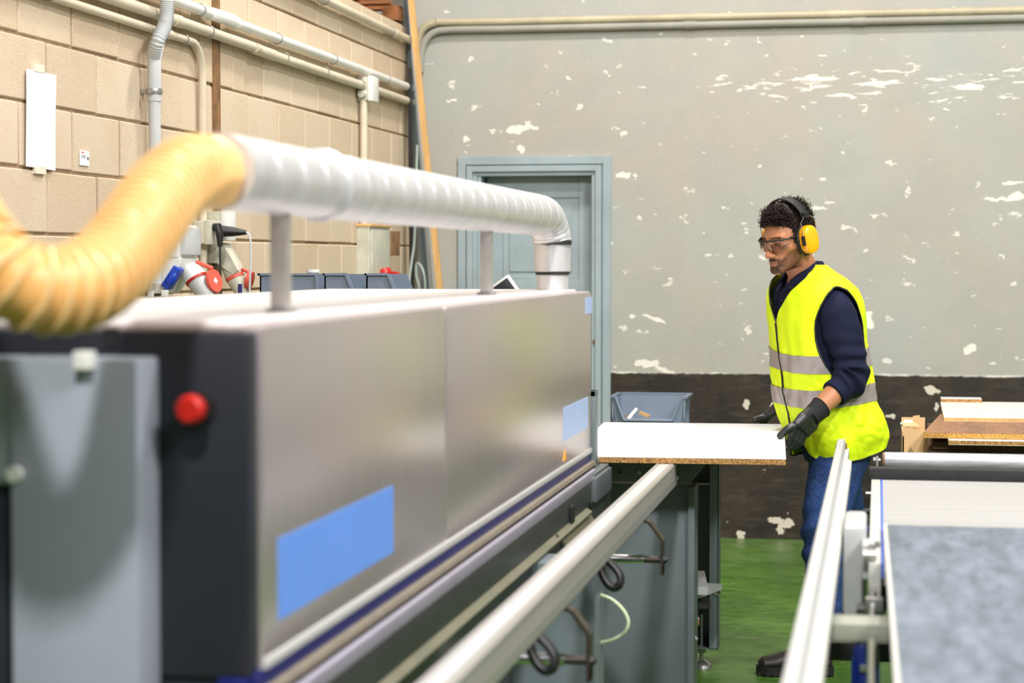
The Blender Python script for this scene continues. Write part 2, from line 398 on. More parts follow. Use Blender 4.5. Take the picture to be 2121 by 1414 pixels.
    N.set(N.bsdf.inputs['Base Color'], c); N.bsdf.inputs['Specular IOR Level'].default_value = 0.3
    N.set(N.bsdf.inputs['Roughness'], N.ramp(isup, 0, 1, 0.5, 0.7))
    N.bump(N.math('ADD', N.math('MULTIPLY', flake, -0.6), N.math('MULTIPLY', N.noise(p, 30, 4, 0.6), 0.4)), 0.35, 0.004)
    return m
M['backwall'] = m_backwall()
DX0 = at(990, 500, Y=WY).x; DX1 = at(1237, 500, Y=WY).x; DZ = at(1100, 357, Y=WY).z
bw = MB()
bw.box((-6, WY, 0), (DX0, WY+0.3, 6)); bw.box((DX1, WY, 0), (9, WY+0.3, 6)); bw.box((DX0, WY, DZ), (DX1, WY+0.3, 6))
struct(bw.build('wall_back', M['backwall'], org=(0, WY, 0), smooth=False))

# door in its moulded frame
dr = thing('door_1', 'blue-grey panelled door in a moulded frame in the back wall', 'door', ((DX0+DX1)/2, WY, 0)); struct(dr)
for k in ('label', 'category'): del dr[k]
fr = MB(); O0 = at(950, 500, Y=WY).x; O1 = at(1266, 500, Y=WY).x; OZ = at(1100, 324, Y=WY).z
prof = [(0.0, 0.028), (0.035, 0.028), (0.04, 0.018), (0.062, 0.02), (0.066, 0.036), (0.09, 0.036), (0.094, 0.01)]
def framestrip(a, b, y0):   # a outer offset, width strip
    pass
steps = [(0.0, 0.045, 0.022), (0.045, 0.052, 0.008), (0.052, 0.085, 0.034), (0.085, 0.108, 0.016)]
for (a, b, dpt) in steps:
    fr.box((O0+a, WY-dpt, 0), (O0+b, WY+0.02, OZ-a)); fr.box((O1-b, WY-dpt, 0), (O1-a, WY+0.02, OZ-a)); fr.box((O0+b, WY-dpt, OZ-b), (O1-b, WY+0.02, OZ-a))
fr.box((DX0-0.002, WY-0.01, 0), (DX0+0.02, WY+0.2, DZ)); fr.box((DX1-0.02, WY-0.01, 0), (DX1+0.002, WY+0.2, DZ)); fr.box((DX0, WY-0.01, DZ-0.02), (DX1, WY+0.2, DZ+0.002))
fro = fr.build('door_frame', M['door_paint'], dr, bevel=0.002)
dl = MB(); yd = WY+0.12
dl.box((DX0+0.02, yd, 0.01), (DX1-0.02, yd+0.04, DZ-0.02))
sx0, sx1 = DX0+0.03, DX1-0.03
rails = [(0.01, 0.2), (0.80, 0.95), (1.30, 1.43), (DZ-0.14, DZ-0.02)]
for (a, b) in rails: dl.box((sx0+0.0895, yd-0.0175, a), (sx1-0.0895, yd, b))
for (a, b) in ((sx0, sx0+0.09), (sx1-0.09, sx1)): dl.box((a, yd-0.018, 0.01), (b, yd, DZ-0.02))
dl.build('door_leaf', M['door_paint'], dr, bevel=0.004)
for (a, b) in ((0.2, 0.80), (0.95, 1.30), (1.43, DZ-0.14)):
    pn = MB(); pn.box((sx0+0.09, yd-0.008, a), (sx1-0.09, yd-0.001, b)); pn.box((sx0+0.13, yd-0.016, a+0.04), (sx1-0.13, yd-0.008, b-0.04)); pn.build('panel', M['door_paint'], dr, bevel=0.006)
q0 = at(1229, 680, Y=WY); q1 = at(1237, 746, Y=WY)
lk = MB(); lk.box((q0.x, WY-0.012, q1.z), (q1.x+0.004, WY+0.02, q0.z)); lk.cyl((q0.x+0.01, WY-0.03, q0.z-0.07), (q0.x+0.01, WY, q0.z-0.07), 0.01, 12)
lko = lk.build('lock_plate', M['rust'], dr); lko['label'] = 'worn brown wooden lock patch'

# left wall of concrete blocks
wl = MB(); wl.box((WX-0.2, 3.3, 0), (WX-0.007, WY, 2.840))
wall = struct(wl.build('wall_left', M['mortar'], org=(WX, 7, 0), smooth=False))
blk = []
for k in range(6):
    bm = bmesh.new(); bmesh.ops.create_cube(bm, size=1)
    for v in bm.verts: v.co = Vector((v.co.x*0.05, v.co.y*0.4025, v.co.z*0.194)) + Vector([R.uniform(-0.0015, 0.0015) for _ in range(3)])
    bmesh.ops.bevel(bm, geom=bm.edges[:], offset=0.004, segments=1, affect='EDGES')
    me = bpy.data.meshes.new('brick'); bm.to_mesh(me); bm.free(); me.materials.append(M['block']); blk.append(me)
def halfmesh(L):
    bm = bmesh.new(); bmesh.ops.create_cube(bm, size=1)
    for v in bm.verts: v.co = Vector((v.co.x*0.05, v.co.y*(L-0.011), v.co.z*0.194))
    bmesh.ops.bevel(bm, geom=bm.edges[:], offset=0.004, segments=1, affect='EDGES')
    me = bpy.data.meshes.new('brick'); bm.to_mesh(me); bm.free(); me.materials.append(M['block']); return me
for k in range(14):
    z = -0.015+0.2041*k+0.102; ph = 5.98 if k % 2 == 0 else 5.773
    y = ph-0.4137*6
    while y < WY-0.02:
        L = min(0.4137, WY-y)
        if L < 0.06: break
        me = R.choice(blk) if L > 0.413 else halfmesh(L)
        o = bpy.data.objects.new('brick', me); COL.objects.link(o); o.parent = wall
        o.location = (-0.025+R.uniform(-0.0015, 0.002), y+L/2-7, z-0.002)
        y += 0.4137
wr = MB(); wr.box((7.0, -6, 0), (7.3, WY+0.3, 6)); struct(wr.build('wall_right', M['backwall'], org=(7, 0, 0), smooth=False))
# loft behind and above the block wall
lf = MB(); lf.box((-4.6, 3.3, 2.64), (WX-0.2, WY, 2.83)); struct(lf.build('floor_loft', M['mortar'], smooth=False))
lw = MB(); lw.box((-4.7, 3.3, 2.83), (-4.6, WY, 5.2)); struct(lw.build('wall_loft', M['cream_white'], smooth=False))

# ------------------------------------------------------------------ services on the block wall
XP = WX+0.032
def py_(px, X=None): return at(px, 300, X=XP if X is None else X).y      # distance along the wall for a pixel column
def clip(parent, x, y, z, r, vert=False, m='zinc'):
    c = MB(); n = 20
    ring = [(x+math.cos(2*PI*k/n)*(r+0.002), y, z+math.sin(2*PI*k/n)*(r+0.002)) if not vert else (x+math.cos(2*PI*k/n)*(r+0.002), y+math.sin(2*PI*k/n)*(r+0.002), z) for k in range(n)]
    c.tube(ring, 0.003, 6, closed=True); c.box((WX, y-0.006, z-0.006), (x-r, y+0.006, z+0.006))
    return c.build('clip', M[m], parent)
def conduit(label, name, pts, r, mt, clips=(), vclips=(), sockets=(), group=None):
    t = thing(name, label, 'conduit', (pts[0][0], pts[0][1], min(p[2] for p in pts)), group)
    p = MB(); p.tube(pts, r, 18); p.build('pipe', M[mt], t)
    for (y, z) in clips: clip(t, pts[0][0], y, z, r)
    for (x, y, z) in vclips: clip(t, x, y, z, r, True, 'black')
    for (a, b) in sockets:
        s = MB(); s.tube([a, b], r+0.003, 18); s.build('coupling', M[mt], t)
    return t
g = 'conduits running along the block wall'
z1 = at(800, 60, X=XP).z
conduit('cream conduit highest on the block wall, ending at the leaning timber', 'conduit', [(XP, 6.2, z1), (XP, WY-0.04, z1)], 0.021, 'cream_conduit', [(9.1, z1), (10.4, z1)], (), [((XP, 10.45, z1), (XP, 10.52, z1))], g)
z2 = at(650, 108, X=XP).z
yb = py_(355); yc0 = py_(425); yc1 = py_(505)
flex = [(XP+0.0, yc0+0.07, z2)]
t2 = conduit('white conduit second from the top of the block wall, with a ribbed flexible joint', 'conduit', [(XP, 5.0, z2), (XP, yc0+0.04, z2)], 0.021, 'white_conduit', [(7.35, z2)], (), [((XP, yc0-0.04, z2), (XP, yc0+0.05, z2))], g)
p = MB(); pts = []; rs = []
L = 0.34; n = 90
for i in range(n+1):
    pts.append((XP+0.012*math.sin(PI*i/n), yc0+0.05+L*i/n, z2)); rs.append(0.024+0.0022*math.sin(i*2*PI/4))
p.tube(pts, rs, 18); p.build('flexible_joint', M['white_conduit'], t2)
p = MB(); p.tube([(XP, yc0+0.05+L, z2), (XP, WY-0.04, z2)], 0.021, 18); p.build('pipe', M['white_conduit'], t2)
for yy in (8.35, 9.25, 10.3): clip(t2, XP, yy, z2, 0.021)
z3 = at(640, 137, X=XP).z
yj = py_(752)
t3 = conduit('cream conduit third from the top, running into the junction box', 'conduit', smoothpath([(XP, 4.6, z3), (XP, 7.75, z3), (XP+0.01, 8.0, z3-0.004), (XP, 8.25, z3-0.006), (XP, yj, z3-0.006)], 6), 0.021, 'cream_conduit', [(5.7, z3), (7.45, z3), (8.45, z3), (9.1, z3), (9.75, z3)], (), [((XP, 7.05, z3), (XP, 7.12, z3)), ((XP, 8.0, z3-0.004), (XP, 8.3, z3-0.006))], g)
p = MB(); p.tube([(XP, yj+0.12, z3-0.006), (XP, WY-0.04, z3-0.006)], 0.021, 18); p.build('pipe', M['cream_conduit'], t3)
# fourth: thin, bends down
z4 = at(322, 62, X=WX+0.022).z; XT = WX+0.022; yv = py_(425)
pts = [(XT, 4.6, z4), (XT, yv-0.12, z4)] + [(XT, yv-0.12+0.12*math.sin(a), z4-0.12+0.12*math.cos(a)) for a in [PI/2*k/8 for k in range(1, 9)]] + [(XT, yv, 1.2)]
conduit('thin cream conduit that bends and drops to the wall sockets', 'conduit', pts, 0.015, 'cream_conduit', [(5.95, z4), (yv-0.2, z4)], [(XT, yv, 1.98)], [((XT, 6.98, z4), (XT, 7.05, z4))])
# ribbed hose drop
XG = WX+0.088; yg = py_(318, XG)
cg = thing('flexible_conduit', 'pale grey ribbed flexible conduit looping in front of the pipes into a vertical drop', 'conduit', (XG, yg, 1.1))
P = [at(343, -60, X=XG), at(346, 10, X=XG+0.0), at(342, 50, X=XG), at(327, 85, X=XG-0.01), at(319, 118, X=WX+0.045)]
P = resample(smoothpath(P, 20), 0.0022); rs = [0.0245+0.002*math.sin(i*2*PI/4) for i in range(len(P))]
p = MB(); p.tube(P, rs, 18); p.build('ribbed_hose', M['grey_conduit'], cg)
pe = P[-1]
p = MB(); p.tube([pe+Vector((0, 0, 0.01)), (pe.x, pe.y, 1.45)], 0.022, 18); p.tube([pe+Vector((0, 0, 0.01)), pe-Vector((0, 0, 0.16))], 0.025, 18); p.build('pipe', M['grey_conduit'], cg)
zc = at(318, 183, X=XG).z
p = MB(); n = 20; p.tube([(pe.x+math.cos(2*PI*k/n)*0.025, pe.y+math.sin(2*PI*k/n)*0.025, zc) for k in range(n)], 0.006, 6, closed=True, ry=0.012); p.box((WX, pe.y-0.012, zc-0.008), (pe.x-0.02, pe.y+0.012, zc+0.008)); p.box((pe.x-0.006, pe.y-0.045, zc-0.01), (pe.x+0.006, pe.y-0.02, zc+0.01)); p.build('clamp', M['zinc'], cg)
# brown steel posts
for (px, lab, w_) in ((463, 'brown steel angle standing against the block wall behind the sockets', 0.085), (-4, 'brown steel angle on the block wall beside the taped paper', 0.04)):
    y = py_(px); p = MB(); p.box((WX, y-w_/2, 0), (WX+0.006, y+w_/2, 2.84)); p.box((WX, y+w_/2-0.006, 0), (WX+0.0065, y+w_/2, 2.84))
    tag(p.build('steel_angle', M['rust']), lab, 'post')
# junction box on the conduits
yb0 = yj-0.005; jz = at(765, 185, X=WX+0.05).z
jb = thing('junction_box', 'white square junction box where the lower conduits meet, high on the block wall', 'junction box', (WX, yb0+0.06, jz-0.065))
p = MB(); p.rbox((WX+0.001, yb0, jz-0.06), (WX+0.06, yb0+0.12, jz+0.06), 0.006); p.build('housing', M['cream_plastic'], jb)
p = MB(); p.rbox((WX+0.058, yb0-0.004, jz-0.064), (WX+0.085, yb0+0.124, jz+0.064), 0.006); p.build('lid', M['white_plastic'], jb)
for dz in (-0.03, 0.025):
    p = MB(); p.tube([(WX+0.03, yb0-0.03, jz+dz), (WX+0.03, yb0, jz+dz)], [0.018, 0.024], 16); p.build('cable_gland', M['cream_plastic'], jb)
yd_ = yb0+0.02
conduit('cream conduit dropping from the junction box to the pale cabinet', 'conduit', [(XP, yd_, jz-0.05), (XP, yd_, 1.70)], 0.019, 'cream_conduit', (), [(XP, yd_, 2.0)])
# pale cabinet with red socket
CX = WX+0.07; ca = py_(765, CX); cb = py_(806, CX)
ct = at(765, 467, X=CX).z
cab = thing('electrical_cabinet', 'pale green-grey electrical cabinet on the block wall with an angled lower face', 'cabinet', (WX, (ca+cb)/2, 1.2))
p = MB(); p.prism([(WX+0.001, ca, ct), (CX, ca, ct), (CX, ca, 1.28), (WX+0.03, ca, 1.20), (WX+0.001, ca, 1.20)], (0, cb-ca, 0)); p.build('body', M['cream_plastic'], cab, bevel=0.004)
p = MB(); p.rbox((CX-0.002, ca+0.02, 1.30), (CX+0.01, cb-0.02, ct-0.02), 0.004); p.build('cover', M['cream_plastic'], cab)
p = MB(); p.rbox((WX+0.0, ca-0.006, ct-0.005), (CX+0.012, cb+0.006, ct+0.01), 0.004); p.build('top_flange', M['wood'], cab)
p = MB(); p.rbox((WX+0.001, cb+0.01, at(810, 525, X=CX).z-0.06), (CX-0.01, cb+0.16, at(810, 560, X=CX).z+0.2), 0.003)
mb_ = at(806, 478, X=CX)
p = MB(); p.rbox((WX+0.001, cb+0.02, mb_.z-0.13), (CX+0.01, cb+0.20, mb_.z), 0.004); tag(p.build('meter_box', M['rust']), 'dark brown box on the block wall beside the pale cabinet', 'box')
sk = thing('industrial_socket', 'bright red industrial socket with its cap open below the pale cabinet', 'socket', (CX, cb, 1.2))
c0 = at(795, 562, X=CX+0.02); c1 = at(811, 598, X=CX+0.07)
p = MB(); p.cyl(c0, c0.lerp(c1, 0.5), 0.038, 24); p.cyl(c0.lerp(c1, 0.5), c1+Vector((0, 0, -0.04)), 0.045, 24); p.build('socket_body', M['red'], sk)
p = MB(); cc = at(822, 580, X=CX+0.10); p.cyl(cc+Vector((-0.006, 0, 0)), cc+Vector((0.006, 0, -0.004)), 0.043, 24); p.rbox((cc.x-0.05, cc.y-0.01, cc.z+0.03), (cc.x+0.004, cc.y+0.01, cc.z+0.045), 0.003); p.build('cap', M['red'], sk)

# sockets by the brown angle
def B(px0, py0, px1, py1, x0, x1, mm, parent, name, b=0.005):
    a = at(px0, py0, X=x1); c = at(px1, py1, X=x1); q = MB(); q.rbox((x0, a.y, c.z), (x1, c.y, a.z), b); return q.build(name, M[mm], parent)
# white junction box at top
def bx(name, label, cat, lo, hi, mm, lidm=None):
    t = thing(name, label, cat, ((lo[0]+hi[0])/2, (lo[1]+hi[1])/2, lo[2])); p = MB(); p.rbox(lo, hi, 0.006); p.build('housing', M[mm], t)
    if lidm:
        p = MB(); p.rbox((hi[0]-0.004, lo[1]-0.003, lo[2]-0.003), (hi[0]+0.02, hi[1]+0.003, hi[2]+0.003), 0.005); p.build('lid', M[lidm], t)
    return t
yA = 7.50
zt = at(440, 437, Y=yA).z; zb = at(440, 497, Y=yA).z
jb2 = bx('junction_box', 'grey-white junction box above the plugs beside the brown angle', 'junction box', (WX+0.001, yA, zb), (WX+0.065, yA+0.11, zt), 'cream_plastic', 'white_plastic')
p = MB(); p.cyl((WX+0.035, yA-0.008, zt-0.035), (WX+0.035, yA+0.001, zt-0.035), 0.016, 20); p.build('knockout', M['cream_plastic'], jb2)
# double socket with plugs
yS = 7.34
s0 = at(400, 505, Y=yS); s1 = at(436, 457, Y=yS)
ss = bx('wall_socket', 'aged cream double socket module with two black plugs in it', 'socket', (WX+0.001, yS, s0.z), (WX+0.052, yS+0.13, s1.z), 'cream_plastic', 'cream_plastic')
bp = thing('plug', 'black angled plug with its cord hanging from the cream double socket', 'plug', (WX+0.08, yS+0.03, 1.4))
a = at(421, 470, Y=yS+0.02); XS = WX+0.072
p = MB(); p.tube([(XS-0.012, yS+0.04, a.z+0.0), (XS+0.02, yS+0.03, a.z), (XS+0.028, yS+0.03, a.z-0.03), (XS+0.028, yS+0.03, a.z-0.075)], [0.015, 0.018, 0.015, 0.009], 14); p.build('plug_body', M['black'], bp)
p = MB(); p.tube(smoothpath([(XS+0.028, yS+0.03, a.z-0.07), (XS+0.03, yS+0.03, a.z-0.2), (XS+0.036, yS+0.03, a.z-0.38), (XS+0.036, yS+0.03, 0.9), (XS+0.03, yS+0.03, 0.3), (XS+0.1, yS+0.06, 0.01)], 6), 0.0042, 8); p.build('cord', M['black'], bp)
cp = thing('plug', 'black cone-shaped plug sticking out of the cream double socket, grey cord', 'plug', (WX+0.12, yS+0.09, 1.4))
a = Vector((XS-0.01, yS+0.09, at(428, 478, Y=yS+0.09).z)); e = Vector((XS+0.105, yS+0.12, a.z-0.006))
p = MB(); p.tube([a, a.lerp(e, 0.15), a.lerp(e, 0.16), a.lerp(e, 0.55), e], [0.018, 0.019, 0.023, 0.019, 0.009], 18); p.build('plug_body', M['black'], cp)
p = MB(); p.tube(smoothpath([e, e+Vector((0.012, 0, -0.012)), e+Vector((0.018, 0, -0.06)), e+Vector((0.012, 0, -0.25)), e+Vector((0.006, 0, -0.6)), (e.x, e.y, 0.01)], 8), 0.0042, 8); p.build('cord', M['grey_conduit'], cp)
# cream industrial socket and plug under it
ic = thing('industrial_socket', 'aged cream industrial socket angled off the wall with a coral cap', 'socket', (WX, yA, 1.3))
u0 = at(418, 502, Y=yA); l0 = at(425, 545, Y=yA)
p = MB(); p.rbox((WX+0.001, yA+0.0, l0.z), (WX+0.04, yA+0.12, u0.z), 0.004)
p.prism([(WX+0.04, yA+0.01, u0.z), (WX+0.065, yA+0.01, u0.z-0.005), (WX+0.125, yA+0.01, l0.z-0.028), (WX+0.105, yA+0.01, l0.z-0.045), (WX+0.04, yA+0.01, l0.z+0.0)], (0, 0.09, 0))
b0 = Vector((WX+0.06, yA+0.05, u0.z-0.055)); b1 = Vector((WX+0.098, yA+0.05, l0.z-0.052))
p.cyl(b0, b1, 0.033, 24, r2=0.036)
p.build('socket_body', M['cream_plastic'], ic)
dd = (b1-b0).normalized()
p = MB(); p.cyl(b1-dd*0.004, b1+dd*0.010, 0.038, 24); p.build('ring', M['coral'], ic)
p = MB(); cc = Vector((b1.x+0.062, yA+0.05, b1.z-0.015)); p.cyl(cc+Vector((-0.008, 0, 0.002)), cc+Vector((0.008, 0, -0.002)), 0.036, 24); p.tube([b1+Vector((0.03, 0, 0.03)), cc+Vector((0, 0, 0.03))], 0.007, 8); p.build('cap', M['coral'], ic)
pg = thing('industrial_plug', 'grey-cream industrial plug pushed up into the cream socket', 'plug', b1)
p = MB(); p.tube([b1+dd*0.008, b1+dd*0.012, b1+dd*0.03, b1+dd*0.085, b1+dd*0.10, b1+dd*0.102, b1+dd*0.125], [0.033, 0.036, 0.034, 0.024, 0.022, 0.018, 0.016], 20); p.build('plug_body', M['cream_plastic'], pg)
q = b1+dd*0.12
p = MB(); p.tube(smoothpath([q, q+Vector((0.006, 0, -0.08)), q+Vector((0.0, 0, -0.5)), (q.x-0.02, q.y, 0.01)], 6), 0.008, 8); p.build('cord', M['rust'], pg)
# white distribution box with blue socket and coral-capped plug
yD = 6.87; XD = WX+0.14
d0 = at(300, 608, Y=yD); d1 = at(372, 545, Y=yD)
db = thing('distribution_box', 'white socket box with sloping face, clear cover and blue socket, behind the amber hose', 'box', (WX+0.07, yD+0.1, d0.z))
z0 = d0.z; zz = d1.z
p = MB(); p.prism([(WX+0.001, yD, z0), (WX+0.045, yD, z0), (WX+0.12, yD, zz), (WX+0.12, yD, zz+0.02), (WX+0.001, yD, zz+0.02)], (0, 0.2, 0)); p.rbox((WX+0.001, yD-0.004, zz+0.018), (WX+0.115, yD+0.2, zz+0.14), 0.006); p.build('housing', M['white_plastic'], db, bevel=0.003)
p = MB(); p.rbox((WX+0.113, yD+0.015, zz+0.03), (WX+0.135, yD+0.185, zz+0.13), 0.006); p.build('clear_cover', mat('clear_cover', rgb(225, 228, 230), 0.15, 0, 0.01, trans=0.4), db)
for k in (0.03, 0.16):
    p = MB(); p.rbox((WX+0.0, yD-0.018, z0-0.012+k*0.0), (WX+0.02, yD, z0+0.012), 0.003) if k == 0.03 else p.rbox((WX+0.05, yD-0.014, z0-0.010), (WX+0.075, yD+0.002, z0+0.014), 0.003); p.build('mounting_lug', M['white_plastic'], db)
sl = Vector((0.075, 0, zz-z0)).normalized(); cs = Vector((WX+0.085, yD-0.006, (z0+zz)/2+0.004))
p = MB(); Mx = Matrix.Translation(cs) @ Matrix.Rotation(math.atan2(sl.x, sl.z), 4, 'Y')
p.rbox((-0.014, -0.008, -0.045), (0.016, 0.05, 0.045), 0.006, M=Mx); p.ball((cs.x+0.004, cs.y-0.004, cs.z-0.006), (0.016, 0.012, 0.03), 16, 10, M=Matrix.Rotation(math.atan2(sl.x, sl.z), 3, 'Y')); p.build('blue_socket', M['blue'], db)
gp = thing('industrial_plug', 'grey industrial plug with red ring hanging at an angle in the white box', 'plug', (WX+0.16, yD+0.1, 1.2))
a = Vector((WX+0.115, yD+0.1, zz-0.01)); dv = Vector((0.55, -0.1, -0.83)).normalized()
p = MB(); p.tube([a, a+dv*0.03, a+dv*0.055], [0.026, 0.042, 0.044], 24); p.build('socket_collar', M['white_plastic'], gp)
p = MB(); p.cyl(a+dv*0.054, a+dv*0.064, 0.043, 24); p.build('ring', M['red'], gp)
p = MB(); p.tube([a+dv*0.062, a+dv*0.07, a+dv*0.12, a+dv*0.16], [0.037, 0.039, 0.033, 0.022], 24); p.build('plug_body', M['grey_plastic'], gp)
cc = a+Vector((0.098, 0.0, -0.055)); ax = Vector((0.93, -0.26, 0.22)).normalized()
p = MB(); p.tube([cc-ax*0.006, cc+ax*0.006], 0.043, 28, up=(0, 0, 1), ry=0.043); p.tube([a+Vector((0.03, 0, 0.015)), cc+Vector((-0.005, 0, 0.045))], 0.008, 8); p.build('cap', M['coral'], gp)
p = MB(); p.tube([cc+ax*0.0062, cc+ax*0.0075], 0.012, 4, up=(0, 0, 1), ry=0.012); p.build('sticker', M['paper'], gp)
p = MB(); e = a+dv*0.16; p.tube(smoothpath([e, e+dv*0.06, (e.x+0.05, e.y, 0.9), (e.x+0.02, e.y, 0.3), (e.x+0.06, e.y, 0.012)], 6), 0.009, 8); p.build('cord', M['black'], gp)

# papers
def sheetpaper(cs, name, label, t=0.0012, ymid=None):
    p = MB(); pts = [at(x, y, X=WX+0.004) for x, y in cs]; n = 10; rows = []
    for i in range(n+1):
        a = pts[0].lerp(pts[3], i/n); b = pts[1].lerp(pts[2], i/n)
        rows.append([a.lerp(b, j/6)+Vector((0.0008*math.sin(i*0.5+j*0.4)+0.004, 0, 0)) for j in range(7)])
    p.grid(rows); back = [[v-Vector((t, 0, 0)) for v in r][::-1] for r in rows]; p.grid(back)
    return p
pp = thing('paper_sheet', 'blank white sheet of paper taped to the block wall', 'paper', at(82, 352, X=WX+0.004))
sheetpaper([(52, 142), (114, 156), (112, 353), (52, 344)], '', '').build('sheet', M['paper'], pp)
for (c, w_) in (((79, 141), 0.03), ((82, 352), 0.03)):
    q = at(*c, X=WX+0.008); p = MB(); p.box((WX, q.y-0.035, q.z-0.012), (WX+0.0105, q.y+0.045, q.z+0.012)); p.build('tape', mat('tape', rgb(226, 216, 196), 0.35, 0, 0.02), pp)
lb = thing('wall_label', 'small white printed label on the block wall below the conduits', 'label', at(175, 344, X=WX+0.002))
a = at(166, 311, X=WX+0.003); b = at(185, 344, X=WX+0.003)
p = MB(); p.box((WX, a.y, b.z), (WX+0.003, b.y, a.z)); p.build('card', M['paper'], lb)
p = MB(); h = a.z-b.z; ww = b.y-a.y
p.box((WX+0.003, a.y+0.1*ww, a.z-0.16*h), (WX+0.0036, a.y+0.45*ww, a.z-0.09*h)); p.build('red_print', M['coral'], lb)
p = MB()
for (u0, u1, v0, v1) in ((0.1, 0.7, 0.3, 0.33), (0.1, 0.6, 0.38, 0.41), (0.1, 0.65, 0.46, 0.49), (0.75, 0.95, 0.38, 0.6)): p.box((WX+0.003, a.y+u0*ww, a.z-v1*h), (WX+0.0036, a.y+u1*ww, a.z-v0*h))
p.build('grey_print', M['steel_paint'], lb)

# corner: leaning timbers and strips
def lean(name, label, cat, top, bot, w_, t_, mt, Y):
    a = at(*top, Y=Y); b = at(*bot, Y=Y); d = (a-b).normalized(); foot = b - d*(b.z/d.z); a2 = a + d*0.5
    p = MB(); u = Vector((1, 0, 0)); p.prism([foot-u*w_/2, foot+u*w_/2, a2+u*w_/2, a2-u*w_/2], (0, t_, 0))
    return tag(p.build(name, M[mt], bevel=0.001), label, cat)
lean('timber_batten', 'long yellow pine batten leaning in the corner of the two walls', 'batten', (851, 0), (910, 597), 0.034, 0.02, 'wood', 10.72)
lean('aluminium_strip', 'grey metal strip leaning behind the yellow batten', 'strip', (848, 0), (893, 597), 0.02, 0.012, 'grey_conduit', 10.82)
lean('aluminium_strip', 'grey profile leaning in the corner, left of the strip behind the batten', 'strip', (852, 120), (882, 597), 0.05, 0.03, 'steel_paint', 10.88)
lean('aluminium_strip', 'dark slim profile upright in the wall corner', 'strip', (850, 330), (852, 600), 0.022, 0.02, 'black', 10.75)
M['cable_grey'] = mat('grey_green_hose', rgb(150, 164, 158), 0.4)
hk = MB(); hp = [at(864, 300, Y=10.68), at(861, 420, Y=10.66), at(858, 500, Y=10.66), at(852, 545, Y=10.64), at(848, 580, Y=10.62), at(850, 620, Y=10.62), at(866, 640, Y=10.62), at(880, 600, Y=10.62), at(876, 560, Y=10.62), at(864, 545, Y=10.64), at(862, 570, Y=10.64), at(868, 600, Y=10.64), at(860, 650, Y=10.66), at(860, 900, Y=10.7), at(862, 1110, Y=10.8)]
hk.tube(smoothpath(hp, 8), 0.007, 8); tag(hk.build('cable_loop', M['cable_grey']), 'pale thin air hose hanging looped in the wall corner', 'hose')

# conduits on the back wall, bending down in the corner
def backpipe(label, pts2, r, mt, dy, sock):
    pts = [at(x, y, Y=WY-dy) for x, y in pts2[0]]
    t = thing('wall_conduit', label, 'conduit', pts[-1], 'pair of conduits high on the back wall')
    path = smoothpath(pts, 8); p = MB(); p.tube(path, r, 16); p.tube([path[-1], (4.5, WY-dy, path[-1].z)], r, 16); p.build('pipe', M[mt], t)
    for x in sock:
        c = MB(); q = at(x, pts2[0][-1][1], Y=WY-dy); c.tube([(q.x-0.035, WY-dy, pts[-1].z), (q.x+0.035, WY-dy, pts[-1].z)], r+0.003, 16); c.build('coupling', M[mt], t)
    return path
zU = at(1040, 45, Y=WY-0.03); 
rib = [at(866, 100, Y=WY-0.03), at(866, 86, Y=WY-0.03), at(872, 66, Y=WY-0.03), at(885, 53, Y=WY-0.03), at(905, 46, Y=WY-0.03)]
pth = backpipe('upper cream conduit of the pair high on the grey back wall', ([(905, 46), (960, 45.6), (1040, 44.5)], 0), 0.0205, 'wall_pipe', 0.03, (1450, 1725, 2000))
P = resample(smoothpath(rib, 12), 0.0025); p = MB(); p.tube(P, [0.0225+0.002*math.sin(i*2*PI/4) for i in range(len(P))], 16); p.tube([P[0]+Vector((0, 0, -0.5)), P[0]], 0.02, 12)
tag(p.build('ribbed_elbow', M['wall_pipe']), 'ribbed flexible elbow taking the upper conduit down in the corner', 'conduit')
backpipe('lower grey conduit of the pair high on the back wall', ([(871, 150), (873, 110), (880, 86), (898, 68), (930, 62), (1040, 60)], 0), 0.0205, 'wall_pipe_grey', 0.028, (1430, 1780))

# pallet on top of the block wall
pl = thing('pallet', 'orange-brown timber pallet lying on top of the block wall', 'pallet', (-2.95, 10.0, 2.842))
for x in (-2.66, -2.95, -3.3):
    p = MB(); p.box((x-0.045, 8.9, 2.842), (x+0.045, 10.9, 2.83)); p.build('bottom_board', M['pallet'], pl)
    for y in (9.0, 9.9, 10.8):
        p = MB(); p.box((x-0.045, y-0.06, 2.86), (x+0.045, y+0.06, 2.93)); p.build('block', M['pallet'], pl)
for k in range(9):
    p = MB(); y = 8.9+k*0.24; p.box((-3.36, y, 2.93), (-2.63, y+0.1, 2.95)); p.build('deck_board', M['pallet'], pl)
# ------------------------------------------------------------------ edge banding machine
XH = -0.88; Y0 = 2.765; Y1 = 6.15; ZT = 1.437; ZB = 0.932; XB = -1.74
mc = thing('woodworking_machine', 'large edge-banding machine with brushed steel hood and dark end panel', 'machine', (-1.3, 4.5, 0))
p = MB(); p.rbox((XB, Y0+0.012, ZB), (XH, 4.028, ZT), 0.012); p.build('hood', M['hood'], mc, ang=50)
p = MB(); p.rbox((XB, 4.032, ZB), (XH, Y1, ZT), 0.012); p.build('hood', M['hood'], mc, ang=50)
p = MB(); p.rbox((XB+0.02, Y0+0.03, ZT-0.004), (XH-0.045, Y1-0.03, ZT+0.006), 0.004); p.build('hood_lid', M['hood_top'], mc)
p = MB(); p.rbox((XH-0.03, Y0+0.015, ZB+0.0), (XH+0.004, Y1, ZB+0.017), 0.004); p.build('hood_lip', M['alu_white'], mc)
p = MB(); p.rbox((XB, Y0-0.03, 0.925), (XH-0.006, Y0+0.013, ZT-0.006), 0.012); p.build('end_panel', M['dark_paint'], mc, ang=50)
